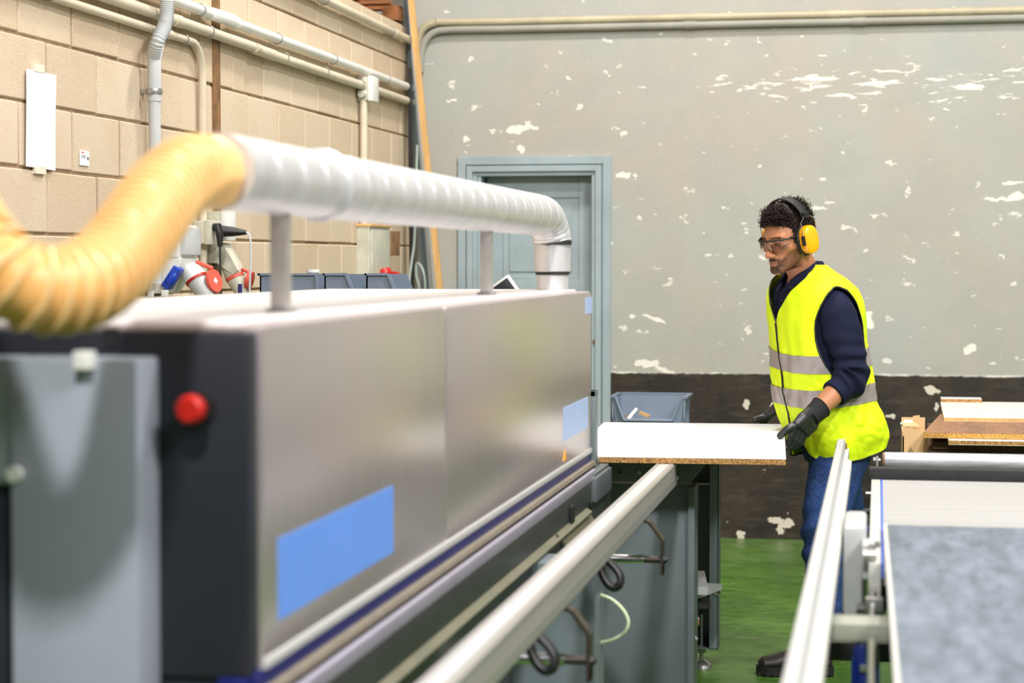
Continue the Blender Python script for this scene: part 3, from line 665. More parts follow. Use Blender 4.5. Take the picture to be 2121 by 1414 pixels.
p = MB(); p.rbox((XB, Y0-0.02, 0.1), (XH-0.02, Y0+0.3, 0.925), 0.006); p.build('lower_end_panel', M['dark_paint'], mc)
p = MB(); p.rbox((-0.935, Y0-0.04, 0.905), (XH-0.012, Y0+0.02, 0.928), 0.004); p.build('blue_corner', M['navy_strip'], mc)
# grey side cabinet
gx = at(283, 800, Y=Y0-0.12).x; gz = at(150, 742, Y=Y0-0.12).z
p = MB(); p.rbox((-1.213, Y0-0.12, 0.1), (gx, Y0-0.029, gz), 0.006); gd = p.build('cabinet_door', M['panel_grey'], mc)
p = MB(); p.rbox((-1.72, Y0-0.12, 0.1), (-1.219, Y0-0.029, at(6, 1012, Y=Y0-0.12).z), 0.006); p.build('cabinet_side', M['dark_paint'], mc)
p = MB(); p.rbox((-1.72, Y0-0.115, at(6, 1012, Y=Y0-0.12).z+0.004), (-1.2125, Y0-0.03, gz), 0.006); p.build('cabinet_upper', M['panel_grey'], mc)
q = at(168, 736, Y=Y0-0.14); p = MB(); p.rbox((q.x-0.013, Y0-0.14, q.z-0.02), (q.x+0.013, Y0-0.115, q.z+0.006), 0.003); p.build('latch', M['white_plastic'], gd)
p = MB(); p.box((q.x-0.01, Y0-0.034, q.z+0.006), (q.x+0.012, Y0-0.0295, q.z+0.035)); p.build('latch_slot', M['black'], mc)
q = at(28, 982, Y=Y0-0.13); p = MB(); p.cyl((q.x, Y0-0.132, q.z), (q.x, Y0-0.119, q.z), 0.011, 20); p.build('screw_cap', M['white_plastic'], gd)
q = at(400, 846, Y=Y0-0.06)
p = MB(); p.cyl((q.x, Y0-0.04, q.z), (q.x, Y0-0.028, q.z), 0.024, 28); bt = p.build('emergency_button', M['black'], mc)
p = MB(); p.tube([(q.x, Y0-0.045, q.z), (q.x, Y0-0.062, q.z), (q.x, Y0-0.078, q.z), (q.x, Y0-0.084, q.z)], [0.013, 0.021, 0.021, 0.016], 28, up=(0, 0, 1)); hb = p.build('button_head', M['red'], bt); hb['label'] = 'red mushroom button'
# plain blue stickers
def sticker(c0, c1, mm, nm, d0=None):
    a = at(*c0, X=XH+0.001); b = at(*c1, X=XH+0.001)
    p = MB(); p.box((XH-0.001, a.y, b.z), (XH+0.0012, b.y, a.z)); return p.build(nm, M[mm], mc)
a = at(577, 1115, X=XH); b = at(815, 1143, X=XH)
s_ = sticker((577, 1115), (815, 1143), 'blue_sticker', 'blue_sticker'); s_['label'] = 'large plain blue sticker'
s_ = sticker((1168, 845), (1218, 885), 'pale_blue_sticker', 'blue_sticker'); s_['label'] = 'smaller pale blue sticker near the far end'
s_ = sticker((1214, 616), (1226, 648), 'pale_blue_sticker', 'blue_sticker'); s_['label'] = 'tiny pale blue sticker at the upper far corner'
a = at(1171, 953, X=XH+0.0015); p = MB(); p.prism([(XH, a.y-0.028, a.z), (XH, a.y+0.028, a.z), (XH, a.y, a.z+0.03)], (0.0015, 0, 0)); p.build('warning_triangle', M['orange'], mc)
# feed track
p = MB(); p.rbox((-0.93, Y0-0.02, 0.906), (-0.8815, Y1, 0.9315), 0.002); p.build('guide_strip', M['navy_strip'], mc)
tr = MB(); y = Y0-0.35; k = 0
while y < Y1+0.1:
    tr.box((-0.899, y, 0.895), (-0.868, y+0.019, 0.907)); y += 0.022
c_ = tr.build('feed_track', M['track'], mc, smooth=False); c_['kind'] = 'stuff'
p = MB(); p.rbox((-0.93, Y0-0.4, 0.80), (-0.8685, Y1+0.1, 0.897), 0.002); p.build('track_bed', M['black'], mc)
p = MB(); p.rbox((-0.862, Y0-0.4, 0.865), (-0.849, Y1-0.1, 0.893), 0.003); p.build('track_edge', M['lilac'], mc)
p = MB(); p.rbox((-0.885, Y0-0.5, 0.74), (-0.850, Y1+0.25, 0.87), 0.003); p.build('beam', M['base_dark'], mc)
M['tray'] = mat('olive_grey_tray', rgb(120, 118, 98), 0.4, 0.4, 0.06)
p = MB(); p.prism([(-0.85, Y0-0.5, 0.785), (-0.85, Y0-0.5, 0.797), (-0.833, Y0-0.5, 0.786), (-0.835, Y0-0.5, 0.780)], (0, Y1-Y0+0.2, 0)); p.prism([(-0.85, 5.35, 0.765), (-0.845, 5.35, 0.77), (-0.765, 5.35, 0.66), (-0.77, 5.35, 0.655)], (0, 0.55, 0)); p.build('drip_tray', M['tray'], mc)
p = MB(); p.rbox((-1.70, Y0+0.1, 0.10), (-0.90, Y1-0.1, 0.78), 0.004); p.build('base', M['base_dark'], mc)
for (px, py, w_, h_) in ((1185, 1065, 0.02, 0.05), (1225, 1045, 0.01, 0.02)):
    q = at(px, py, X=-0.846); p = MB(); p.rbox((-0.848, q.y-w_*1.5, q.z-h_/2), (-0.842, q.y+w_*1.5, q.z+h_/2), 0.002); p.build('bracket_plate', M['black'], mc)
for (px, py) in ((1152, 1112), (1010, 1240)):
    q = at(px, py, X=-0.846); p = MB(); p.cyl((-0.848, q.y, q.z), (-0.840, q.y, q.z), 0.008, 12); p.build('bolt', M['black'], mc)
# hood end bracket, grey block, dark block
p = MB(); p.rbox((XH-0.01, 6.16, 0.875), (XH+0.012, 6.21, 1.125), 0.002); p.box((XH-0.10, 6.16, 1.108), (XH+0.012, 6.21, 1.125)); p.build('end_bracket', M['steel_paint'], mc)
p = MB(); p.rbox((-0.955, 5.98, 0.905), (-0.885, 6.08, 0.925), 0.003); p.build('guide_block', M['zinc'], mc)
p = MB(); p.rbox((-0.905, 5.95, 0.80), (-0.835, 6.30, 0.874), 0.004); p.rbox((-0.90, 6.0, 0.872), (-0.845, 6.3, 0.884), 0.003); p.build('end_block', M['end_grey'], mc)
# frame sheets below
def wface(x0, x1, ytop, ybot, Y, dep, mm, nm, b=0.004):
    a = at(x0, ytop, Y=Y); c = at(x1, ybot, Y=Y); q = MB(); q.rbox((a.x, Y, max(0.0, c.z)), (c.x, Y+dep, a.z), b); return q.build(nm, M[mm], mc)
a = at(1258, 962, Y=6.62); c = at(1430, 1000, Y=6.62)
p = MB(); p.rbox((-1.7, 6.62, c.z), (c.x, 6.66, 0.872), 0.003); cb = p.build('cross_beam', M['steel_paint'], mc)
for (px, py) in ((1283, 977), (1324, 979), (1402, 990)):
    q = at(px, py, Y=6.61); p = MB(); p.cyl((q.x, 6.612, q.z), (q.x, 6.622, q.z), 0.007, 12); p.build('bolt', M['chrome'], cb)
a = at(1405, 962, Y=6.60); c = at(1430, 1000, Y=6.60); e = at(1466, 962, Y=6.60)
p = MB(); p.prism([(a.x, 6.60, c.z), (c.x, 6.60, c.z), (e.x, 6.60, 0.868), (a.x, 6.60, 0.868)], (0, 0.1, 0)); p.build('gusset', M['steel_paint'], mc, bevel=0.002)
a = at(1235, 1002, Y=6.64); c = at(1437, 1414, Y=6.64)
p = MB(); p.rbox((-1.7, 6.662, 0.04), (c.x-0.02, 6.67, a.z), 0.002); p.rbox((c.x-0.022, 6.64, 0.04), (c.x, 6.78, a.z-0.005), 0.003)
bp_ = p.build('base_side_sheet', M['steel_paint'], mc)
p = MB(); p.rbox((-0.90, 6.0, 0.03), (-0.80, 6.1, 0.80), 0.003) ; 
# near leg sheet
a = at(1060, 1215, Y=4.9); c = at(1233, 1414, Y=4.9)
p = MB(); p.rbox((-0.93, 4.9, 0.03), (c.x, 5.06, 0.775), 0.006); lg = p.build('leg_housing', M['steel_paint'], mc)
# U-shaped rear leg at the outfeed with foot
Yc = 7.42; a = at(1440, 965, Y=Yc); c = at(1487, 1345, Y=Yc); e = at(1470, 1000, Y=Yc)
p = MB()
p.rbox((a.x-0.12, Yc+0.10, c.z), (c.x-0.004, Yc+0.108, 0.868), 0.001)
p.rbox((c.x-0.004, Yc, c.z), (c.x, Yc+0.108, 0.868), 0.001); p.rbox((e.x, Yc, c.z), (c.x, Yc+0.004, 0.868), 0.001)
p.rbox((a.x-0.12, Yc, c.z), (c.x-0.002, Yc+0.1, c.z+0.004), 0.001); p.rbox((-0.80, Yc, c.z), (-0.755, Yc+0.1, 0.868), 0.002)
ul = p.build('rear_leg', M['steel_paint'], mc)
zq = at(1455, 1002, Y=Yc).z
p = MB(); p.rbox((-0.76, Yc+0.01, zq-0.004), (c.x-0.005, Yc+0.1, zq+0.003), 0.001); p.build('divider', M['zinc'], ul)
for py in (1002+0, 1075):
    pass
p = MB(); fx = at(1453, 1360, Y=Yc+0.05).x
p.cyl((fx, Yc+0.05, 0.01), (fx, Yc+0.05, 0.2), 0.007, 14); p.cyl((fx, Yc+0.05, 0.055), (fx, Yc+0.05, 0.085), 0.016, 6); p.tube([(fx, Yc+0.05, 0.0), (fx, Yc+0.05, 0.012), (fx, Yc+0.05, 0.03)], [0.042, 0.038, 0.012], 24); p.build('levelling_foot', M['zinc'], ul)
for (px, py) in ((1484, 1229), (1436, 1322), (1438, 975)):
    q = at(px, py, Y=Yc if px > 1450 else 6.7); p = MB(); p.cyl((q.x-0.008, q.y, q.z), (q.x+0.016, q.y, q.z), 0.007, 10); p.cyl((q.x+0.004, q.y, q.z-0.0), (q.x+0.012, q.y, q.z), 0.011, 6); p.build('bolt', M['chrome'], mc)
for (px, py) in ((1436, 1080),):
    q = at(px, py, Y=6.70); p = MB(); p.tube([(q.x-0.001, q.y, q.z), (q.x+0.0035, q.y, q.z)], 0.018, 20, up=(0, 0, 1), ry=0.042); p.build('slot', M['black'], bp_)
# shelf inside the rear leg space with offcuts resting on it
zs = at(1455, 1310, Y=7.0).z
p = MB(); p.rbox((-1.2, 6.80, 0.245), (-0.66, Yc-0.01, 0.26), 0.002); p.rbox((-1.2, 6.8, 0.0), (-1.17, 7.4, 0.25), 0.002); p.rbox((-0.70, 6.82, 0.0), (-0.675, 6.85, 0.246), 0.002); p.rbox((-0.70, 7.36, 0.0), (-0.675, 7.39, 0.246), 0.002); p.build('offcut_shelf', M['base_dark'], mc)
for i, (lab, tp, z, rot, w_, h_, L) in enumerate([
        ('white laminate offcut lowest in the machine leg, particle edge showing', 'white_board', 0.262, 0.25, 0.20, 0.026, 0.34),
        ('grey-white offcut second from the bottom in the machine leg', 'white_board', 0.292, -0.12, 0.17, 0.02, 0.36),
        ('dark brown laminate offcut in the middle of the pile in the machine leg', 'rubber', 0.316, 0.35, 0.24, 0.03, 0.30),
        ('pale offcut just above the dark one in the machine leg', 'grey_plastic', 0.350, -0.3, 0.24, 0.02, 0.30),
        ('long pale grey offcut topmost of the pile in the machine leg', 'grey_plastic', 0.374, 0.12, 0.26, 0.028, 0.36)]):
    Mx = Matrix.Translation((-0.745+0.010*((i*3) % 5), 7.04, z)) @ Matrix.Rotation(rot, 4, 'Z')
    p = MB(); p.box((-w_/2, -L/2, 0.0), (w_/2, L/2, h_-0.003), 0, Mx); p.box((-w_/2, -L/2, h_-0.003), (w_/2, L/2, h_), 1, Mx)
    o = p.build('board_offcut', [M['particle'] if tp == 'white_board' else M[tp], M[tp]], smooth=False); tag(o, lab, 'offcut', 'offcuts stacked inside the machine leg')
# air tube loop
tb = MB(); T = [at(x, y, Y=5.0) for x, y in ((1215, 1226), (1240, 1231), (1268, 1242), (1290, 1262), (1301, 1285), (1296, 1305), (1276, 1321), (1250, 1329), (1228, 1331))]
T = [T[0]+Vector((-0.05, 0.02, 0))]+T+[T[-1]+Vector((-0.05, 0.02, 0))]
tb.tube(smoothpath(T, 8), 0.0045, 10); tag(tb.build('air_tube', M['tube'], org=(T[0].x, T[0].y, T[5].z)), 'thin pale plastic air tube looping out of the machine leg', 'tube')
# tilted screen behind the hood
ts = thing('control_screen', 'small dark tilted screen with a white rim just behind the hood', 'screen', (-1.17, 6.25, 0))
c = at(1043, 590, Y=6.25); Mx = Matrix.Translation(c) @ Matrix.Rotation(-0.62, 4, 'Y')
p = MB(); p.rbox((-0.045, -0.0, -0.075), (0.03, 0.03, 0.02), 0.006, M=Mx); p.build('housing', M['white_plastic'], ts)
p = MB(); p.rbox((-0.038, -0.004, -0.07), (0.023, 0.0, 0.012), 0.002, M=Mx); p.build('display', M['dark_paint'], ts)
p = MB(); p.cyl((c.x, c.y+0.02, 0), (c.x, c.y+0.02, c.z-0.04), 0.018, 14); p.cyl((c.x, c.y+0.02, 0), (c.x, c.y+0.02, 0.02), 0.10, 20); p.build('post', M['black'], ts)

# ------------------------------------------------------------------ exhaust duct and hose
XD_ = -1.0; ZD = 1.668; RD = 0.0595
du = thing('exhaust_duct', 'silver spiral exhaust duct raised on two posts above the hood', 'duct', (XD_, 4.4, ZT))
pts = []; rs = []; y = 2.935; n = 0
YE = 5.99
while y < YE-0.07:
    for dy, dr_ in ((0, 0), (0.06, 0.0003), (0.132, 0), (0.134, -0.003), (0.138, -0.003)):
        if y+dy > YE-0.07: break
        pts.append((XD_, y+dy, ZD)); rs.append(RD+dr_+(0.0015 if y > 3.62 else 0))
    y += 0.14
p = MB(); p.tube(pts, rs, 40, up=(0, 0, 1)); p.build('duct_pipe', M['galv'], du, ang=20)
pts = []; rs = []
for k in range(25):
    a = PI/2*k/24; pts.append((XD_+0.022*k/24, YE-0.08+0.085*math.sin(a), ZD-0.085+0.085*math.cos(a))); rs.append(RD-(0.002 if k % 5 == 2 else 0))
pts.append((XD_+0.022, YE+0.005, 1.595)); rs.append(RD-0.004); pts.append((XD_+0.022, YE+0.005, 1.50)); rs.append(RD-0.004)
p = MB(); p.tube(pts, rs, 40); p.build('elbow', M['galv'], du, ang=60)
p = MB(); p.cyl((XD_+0.022, YE+0.005, ZT+0.0062), (XD_+0.022, YE+0.005, 1.51), 0.048, 36); p.build('stub', M['galv'], du)
for z, r_, h in ((1.594, RD-0.001, 0.014), (1.497, 0.052, 0.008)):
    p = MB(); p.tube([(XD_+0.022, YE+0.005, z-h), (XD_+0.022, YE+0.005, z)], r_, 36); p.build('seal_band', M['rubber'], du)
for (px, x) in ((582, XD_), (1008, XD_)):
    y = at(px, 620, X=x).y
    p = MB(); p.rbox((x-0.015, y-0.015, ZT+0.0062), (x+0.015, y+0.015, ZD-RD+0.012), 0.003); po = p.build('post', M['alu'], du)
    p = MB(); p.rbox((x-0.022, y-0.022, ZT+0.0062), (x+0.022, y+0.022, ZT+0.013), 0.002); p.build('foot_plate', M['zinc'], po)
p = MB(); n = 30
p.tube([(XD_+math.cos(2*PI*k/n)*(RD+0.003), 3.50, ZD+math.sin(2*PI*k/n)*(RD+0.003)) for k in range(n)], 0.005, 8, closed=True); p.build('clamp_ring', M['galv'], du)
hs = [((448, 360), 2.97), ((425, 356), 2.90), ((385, 362), 2.80), ((340, 400), 2.70), ((292, 468), 2.58), ((238, 540), 2.48), ((175, 588), 2.40), ((100, 602), 2.35), ((28, 582), 2.32), ((-40, 525), 2.32), ((-100, 430), 2.40), ((-150, 300), 2.44), ((-190, 100), 2.5), ((-200, -200), 2.6)]
P = [at(a[0], a[1], Y=d) for a, d in hs]; P += [P[-1]+Vector((0, 0.02, 0.6)), P[-1]+Vector((0, 0.05, 2.4))]
P = resample(smoothpath(P, 30), 0.0032)
rs = []
for i in range(len(P)):
    ph = (i % 7)/7.0; rs.append(0.0490+0.0050*math.exp(-((ph-0.5)/0.2)**2))
def helix(P, r, pitch, step):
    out = []; prev = None; s = 0.0
    for i, p in enumerate(P):
        t = (P[min(i+1, len(P)-1)]-P[max(i-1, 0)]).normalized()
        u = Vector((0, 0, 1)) if prev is None else prev
        u = (u-t*u.dot(t)).normalized(); prev = u; q = t.cross(u); n = 5
        nx = P[i+1] if i+1 < len(P) else p
        for k in range(n):
            a = 2*PI*(s+step*k/n)/pitch; out.append(p.lerp(nx, k/n)+(q*math.cos(a)+u*math.sin(a))*r)
        s += step
    return out
p = MB(); p.tube(P, rs, 44, up=(0, 0, 1)); hz = p.build('extraction_hose', M['hose'], org=(P[0].x, P[0].y, 1.4), ang=80)
Ph = [v for v in P if v.z < 2.4]
q = MB(); q.tube(helix(Ph, 0.0545, 0.0224, 0.0032)[1:-5], 0.0034, 6); M['hose_wire'] = mat('pale_amber_helix', rgb(240, 200, 140), 0.35); q.build('spiral_rib', M['hose_wire'], hz)
tag(hz, 'amber ribbed extraction hose curving down from the silver duct', 'hose')

# ------------------------------------------------------------------ support rail with brackets
rl = thing('support_rail', 'long aluminium support rail running beside the machine under the white board', 'rail', (-0.68, 4.5, 0.64))
RX0, RX1 = -0.701, -0.641
p = MB()
# profile with grooves on the side face
prof = [(RX0, 0.80), (RX1-0.004, 0.80), (RX1, 0.806)]
for k in range(5):
    z = 0.832+k*0.0065; prof += [(RX1, z), (RX1-0.0025, z+0.0008), (RX1-0.0025, z+0.0028), (RX1, z+0.0036)]
prof += [(RX1, 0.874), (RX1-0.005, 0.880), (RX1-0.014, 0.880), (RX1-0.015, 0.8775), (RX0+0.013, 0.8775), (RX0+0.012, 0.880), (RX0+0.003, 0.880), (RX0, 0.877)]
p.prism([(x, 2.0, z) for x, z in prof], (0, 4.45, 0)); p.build('rail_profile', M['alu'], rl, smooth=False)
p = MB(); p.box((RX0+0.0135, 2.0, 0.8772), (RX1-0.0155, 6.44, 0.8792)); p.build('slide_strip', M['alu_white'], rl)
p = MB(); p.box((RX0+0.001, 6.45, 0.801), (RX1-0.001, 6.456, 0.877)); p.build('end_cap', M['steel_paint'], rl)
for ys in (5.585, 4.14):
    X1 = -0.600
    p = MB(); path = [(RX1-0.012, 0.797), (RX1+0.006, 0.790), (X1-0.006, 0.752), (X1, 0.742), (X1, 0.645)]
    o_ = []
    w_ = 0.008
    out = [(x+w_*0.7, z+w_*0.7) for x, z in path]; out[-1] = (X1+w_, 0.645); out[-2] = (X1+w_, 0.744)
    p.prism([(x, ys-0.02, z) for x, z in path]+[(x, ys-0.02, z) for x, z in out[::-1]], (0, 0.045, 0)); p.build('bracket', M['bronze'], rl, smooth=False)
    zr = 0.687
    p = MB(); p.cyl((-0.87, ys, zr), (-0.648, ys, zr), 0.013, 20); rd = p.build('rod', M['chrome'], rl)
    p = MB(); p.cyl((-0.66, ys, zr), (X1, ys, zr), 0.010, 16); p.build('rod_end', M['bronze'], rd)
    p = MB(); p.cyl((X1+0.004, ys, zr), (X1+0.014, ys, zr), 0.012, 6); p.cyl((X1+0.012, ys, zr), (X1+0.02, ys, zr), 0.006, 12); p.cyl((X1+0.003, ys, 0.66), (X1+0.008, ys, 0.66), 0.018, 16); p.build('nut', M['black'], rl)
for ys in (4.80, 3.80):
    ax = [(-0.665, ys, 0.795), (-0.66, ys-0.005, 0.77), (-0.645, ys-0.01, 0.745), (-0.628, ys-0.012, 0.735), (-0.615, ys-0.01, 0.745), (-0.615, ys-0.005, 0.765), (-0.63, ys, 0.785), (-0.65, ys+0.004, 0.80)]
    p = MB(); p.tube(smoothpath(ax, 6, True), 0.010, 12, closed=True, ry=0.018); hd = p.build('cam_handle', M['black'], rl)
    p = MB(); p.rbox((-0.624, ys-0.02, 0.742), (-0.606, ys+0.012, 0.758), 0.003); p.build('handle_tip', M['alu'], hd)

# ------------------------------------------------------------------ the board being fed
bd = MB(); th = math.radians(2.9); c = at(1628, 952, Y=6.385); Mx = Matrix.Translation((c.x, 6.385, 0.881)) @ Matrix.Rotation(th, 4, 'Z')
bd.box((-0.70, 0, 0.0), (0, 1.38, 0.0178), 0, Mx); bd.box((-0.70, 0, 0.0178), (0, 1.38, 0.019), 1, Mx)
tag(bd.build('laminated_board', [M['particle'], M['white_board']], smooth=False), 'large white laminated board held by the man at the end of the machine', 'board')

# ------------------------------------------------------------------ bins
def crate(label, c, w_, d_, h_, rot=0.0, name='storage_bin', group=None, lean_=0.0):
    t = thing(name, label, 'bin', c, group)
    Mx = Matrix.Translation(c) @ Matrix.Rotation(rot, 4, 'Z'); th = 0.006
    p = MB(); T = 0.02  # taper
    # back wall, side walls, low dropped front
    def pr(poly, vec): p.prism([Mx @ Vector(q) for q in poly], Mx.to_3x3() @ Vector(vec))
    pr([(-w_/2+T, -d_/2+T, 0), (w_/2-T, -d_/2+T, 0), (w_/2-T, d_/2-T, 0), (-w_/2+T, d_/2-T, 0)], (0, 0, th))
    pr([(-w_/2+T, d_/2-T, 0), (w_/2-T, d_/2-T, 0), (w_/2, d_/2, h_), (-w_/2, d_/2, h_)], (0, th, 0))
    for s in (-1, 1):
        pr([(s*(w_/2-T), -d_/2+T, 0), (s*(w_/2-T), d_/2-T, 0), (s*w_/2, d_/2, h_), (s*w_/2, -d_/2+0.03, h_), (s*(w_/2-0.004), -d_/2+0.01, h_*0.5)], (s*th, 0, 0))
    f0 = h_*0.42
    pr([(-w_/2+T, -d_/2+T, 0), (w_/2-T, -d_/2+T, 0), (w_/2-0.05, -d_/2+0.005, f0), (-w_/2+0.05, -d_/2+0.005, f0)], (0, th, 0))
    for s in (-1, 1): pr([(s*(w_/2-T), -d_/2+T, 0), (s*(w_/2-0.05), -d_/2+0.005, f0), (s*(w_/2-0.015), -d_/2+0.015, h_), (s*w_/2, -d_/2+0.015, h_)], (0, th, 0))
    p.build('body', M['bin'], t, smooth=False)
    q = MB(); z = h_-0.003
    def qb(a, b): q.prism([Mx @ Vector(v) for v in ((a[0], a[1], a[2]), (b[0], a[1], a[2]), (b[0], b[1], a[2]), (a[0], b[1], a[2]))], (0, 0, b[2]-a[2]))
    qb((-w_/2-0.012, d_/2-0.002, z-0.006), (w_/2+0.012, d_/2+0.014, z+0.004))
    for s in (-1, 1):
        qb((min(s*(w_/2-0.004), s*(w_/2+0.014)), -d_/2+0.02, z-0.006), (max(s*(w_/2-0.004), s*(w_/2+0.014)), d_/2+0.01, z+0.004))
        q.tube([Mx @ Vector((s*(w_/2-0.012), -d_/2+0.012, h_)), Mx @ Vector((s*(w_/2-0.055), -d_/2+0.0, f0))], 0.007, 8)
    q.tube([Mx @ Vector((-w_/2+0.055, -d_/2+0.0, f0)), Mx @ Vector((w_/2-0.055, -d_/2+0.0, f0))], 0.008, 8)
    q.build('rim', M['bin'], t, smooth=False)
    q = MB()
    for s in (-1, 1):
        for y in (-d_/2+0.05, 0, d_/2-0.05): q.box((s*(w_/2-0.004)-0.006, y-0.004, 0.02), (s*(w_/2-0.004)+0.006, y+0.004, h_-0.01), 0, Mx)
    q.build('ribs', M['bin'], t, smooth=False)
    return t
yb_ = 9.6; L_ = at(1279, 812, Y=yb_); R_ = at(1432, 815, Y=yb_)
bz = 0.70
crate('blue-grey open-front storage bin on a small stand beside the door', ((L_.x+R_.x)/2, yb_-0.12, bz), R_.x-L_.x-0.02, 0.30, at(1350, 814, Y=yb_).z-bz)
fz = bz+0.42*(at(1350, 814, Y=yb_).z-bz)
for i, (lab, mt, pts) in enumerate([('grey scrap piece poking out of the bin by the door', 'zinc', [(1305, 862), (1318, 845)]), ('orange-yellow scrap in the bin by the door', 'wood', [(1328, 856), (1345, 862)]), ('brown scrap lying in the bin by the door', 'rust', [(1300, 862), (1312, 858)])]):
    a = at(*pts[0], Y=yb_-0.19+0.01*i); b = at(*pts[1], Y=yb_-0.17+0.01*i); p = MB(); d = (b-a).normalized(); n_ = Vector((-d.z, 0, d.x))*0.008
    p.prism([a-n_-d*0.012, a+n_-d*0.012, b+n_*0.6, b-n_*1.1], (0, 0.03, 0)); tag(p.build('wood_scrap', M[mt], smooth=False), lab, 'scrap', 'scraps in the bin by the door')
sp = MB(); st_ = thing('steel_stand', 'small dark stand under the storage bin beside the door', 'stand', ((L_.x+R_.x)/2, yb_-0.12, 0))
cx = (L_.x+R_.x)/2
sp.rbox((cx-0.22, yb_-0.32, bz-0.03), (cx+0.22, yb_+0.08, bz-0.001), 0.003); sp.build('top', M['base_dark'], st_)
for s in (-1, 1):
    for yy in (yb_-0.3, yb_+0.05):
        p = MB(); p.box((cx+s*0.2-0.015, yy-0.015, 0), (cx+s*0.2+0.015, yy+0.015, bz-0.03)); p.build('leg', M['base_dark'], st_)
# row of bins behind the machine on a shelf
ys_ = 7.6; zb_ = 1.27
shf = thing('shelf_unit', 'grey shelf unit between the machine and the block wall', 'shelf', (-2.12, 7.7, 0))
p = MB(); p.rbox((-2.375, 7.44, zb_-0.03), (-1.72, 7.86, zb_-0.001), 0.003); p.build('shelf_board', M['steel_paint'], shf)
for x in (-2.35, -1.75):
    for y in (7.46, 7.83):
        p = MB(); p.box((x-0.015, y-0.015, 0), (x+0.015, y+0.015, zb_-0.03)); p.build('leg', M['steel_paint'], shf)
hb_ = at(600, 568, Y=7.5).z-zb_
xa = at(538, 570, Y=7.5).x
for i, (w_, lab) in enumerate(((0.245, 'blue-grey bin on the shelf behind the hood, with a white tub in it'), (0.15, 'blue-grey bin in the middle of the row behind the hood'), (0.15, 'blue-grey bin in the row behind the hood, nearest the pale cabinet'))):
    x = xa + (0, 0.262, 0.262+0.168)[i] + w_/2
    t = thing('storage_bin', lab, 'bin', (x, 7.65, zb_), 'bins on the shelf behind the machine')
    p = MB(); a0 = x-w_/2; a1 = x+w_/2; h_ = hb_; sl = 0.06 if i else 0.012
    p.prism([(a0, 7.50, zb_), (a1, 7.50, zb_), (a1, 7.50, zb_+h_*0.3), (a1-0.006, 7.50, zb_+h_*0.3), (a1-0.006, 7.50, zb_+0.006), (a0, 7.50, zb_+0.006)], (0, 0.30, 0))
    p.box((a0, 7.50, zb_), (a0+0.006, 7.80, zb_+h_)); p.box((a0, 7.794, zb_), (a1-sl, 7.80, zb_+h_))
    p.prism([(a0, 7.50, zb_), (a1, 7.50, zb_), (a1, 7.50, zb_+h_*0.3), (a1-sl, 7.50, zb_+h_), (a0, 7.50, zb_+h_)], (0, 0.006, 0))
    p.prism([(a0+0.0, 7.80, zb_), (a1, 7.80, zb_), (a1, 7.80, zb_+h_*0.3), (a1-sl, 7.80, zb_+h_), (a0, 7.80, zb_+h_)], (0, 0.006, 0))
    p.build('body', M['bin'], t, smooth=False)
    q = MB(); q.box((a0-0.004, 7.49, zb_+h_-0.004), (a1-sl+0.006, 7.50, zb_+h_+0.004)); q.box((a0-0.008, 7.49, zb_+h_-0.006), (a0+0.004, 7.81, zb_+h_+0.004))
    q.prism([(a1-sl-0.006, 7.488, zb_+h_), (a1-sl+0.006, 7.488, zb_+h_), (a1+0.006, 7.488, zb_+h_*0.3), (a1-0.006, 7.488, zb_+h_*0.3)], (0, 0.012, 0)); q.build('rim', M['bin'], t, smooth=False)
    if i == 0:
        c = at(653, 560, Y=7.62); tb_ = thing('tub', 'small white plastic tub in the bin behind the hood', 'tub', (c.x-0.01, 7.62, zb_+0.007))
        p = MB(); p.cyl((c.x-0.01, 7.62, zb_+0.007), (c.x-0.01, 7.62, c.z-0.006), 0.022, 24); p.build('body', M['white_plastic'], tb_)
        p = MB(); p.cyl((c.x-0.01, 7.62, c.z-0.008), (c.x-0.01, 7.62, c.z+0.004), 0.027, 24); p.build('lid', M['white_plastic'], tb_)
q = at(497, 600, Y=7.3); p = MB(); p.cyl((q.x, 7.3, 0.0), (q.x, 7.3, at(497, 588, Y=7.3).z), 0.008, 14); p.cyl((q.x, 7.3, 0), (q.x, 7.3, 0.015), 0.07, 20); tag(p.build('blue_rod', M['navy_strip']), 'thin blue rod standing between hood and block wall', 'rod')

# ------------------------------------------------------------------ right guide rail
gr = thing('guide_rail', 'white aluminium guide rail pointing at the man beside the conveyor', 'rail', (-0.11, 4.5, 0.0))
p = MB(); x0, x1 = -0.126, -0.101
prof = [(x0, 0.905), (x1+0.012, 0.905), (x1+0.012, 0.93), (x1, 0.934), (x1, 0.958), (x1-0.002, 0.960), (x0+0.002, 0.960), (x0, 0.958)]
p.prism([(a, 2.1, b) for a, b in prof], (0, 4.36, 0)); p.build('rail_profile', M['alu_white'], gr, smooth=False)
p = MB(); p.prism([(a, 2.1, b) for a, b in ((x1+0.012, 0.895), (x1+0.024, 0.895), (x1+0.024, 0.922), (x1+0.012, 0.926))], (0, 4.05, 0)); p.build('side_track', M['cream_white'], gr, smooth=False)
p = MB()
y = 2.1
while y < 6.4: p.box((x1-0.0035, y, 0.9595), (x1-0.0015, y+0.02, 0.9608)); y += 0.03
c_ = p.build('scale_marks', M['steel_paint'], gr, smooth=False); c_['kind'] = 'stuff'
p = MB(); p.rbox((x0-0.006, 6.40, 0.925), (x0, 6.43, 0.945), 0.002); p.rbox((x1, 6.40, 0.93), (x1+0.006, 6.44, 0.95), 0.002); p.build('end_clip', M['rust'], gr)
p = MB(); p.rbox((x0+0.003, 3.56, 0.0), (x1-0.003, 3.60, 0.906), 0.002); p.build('leg', M['steel_paint'], gr)
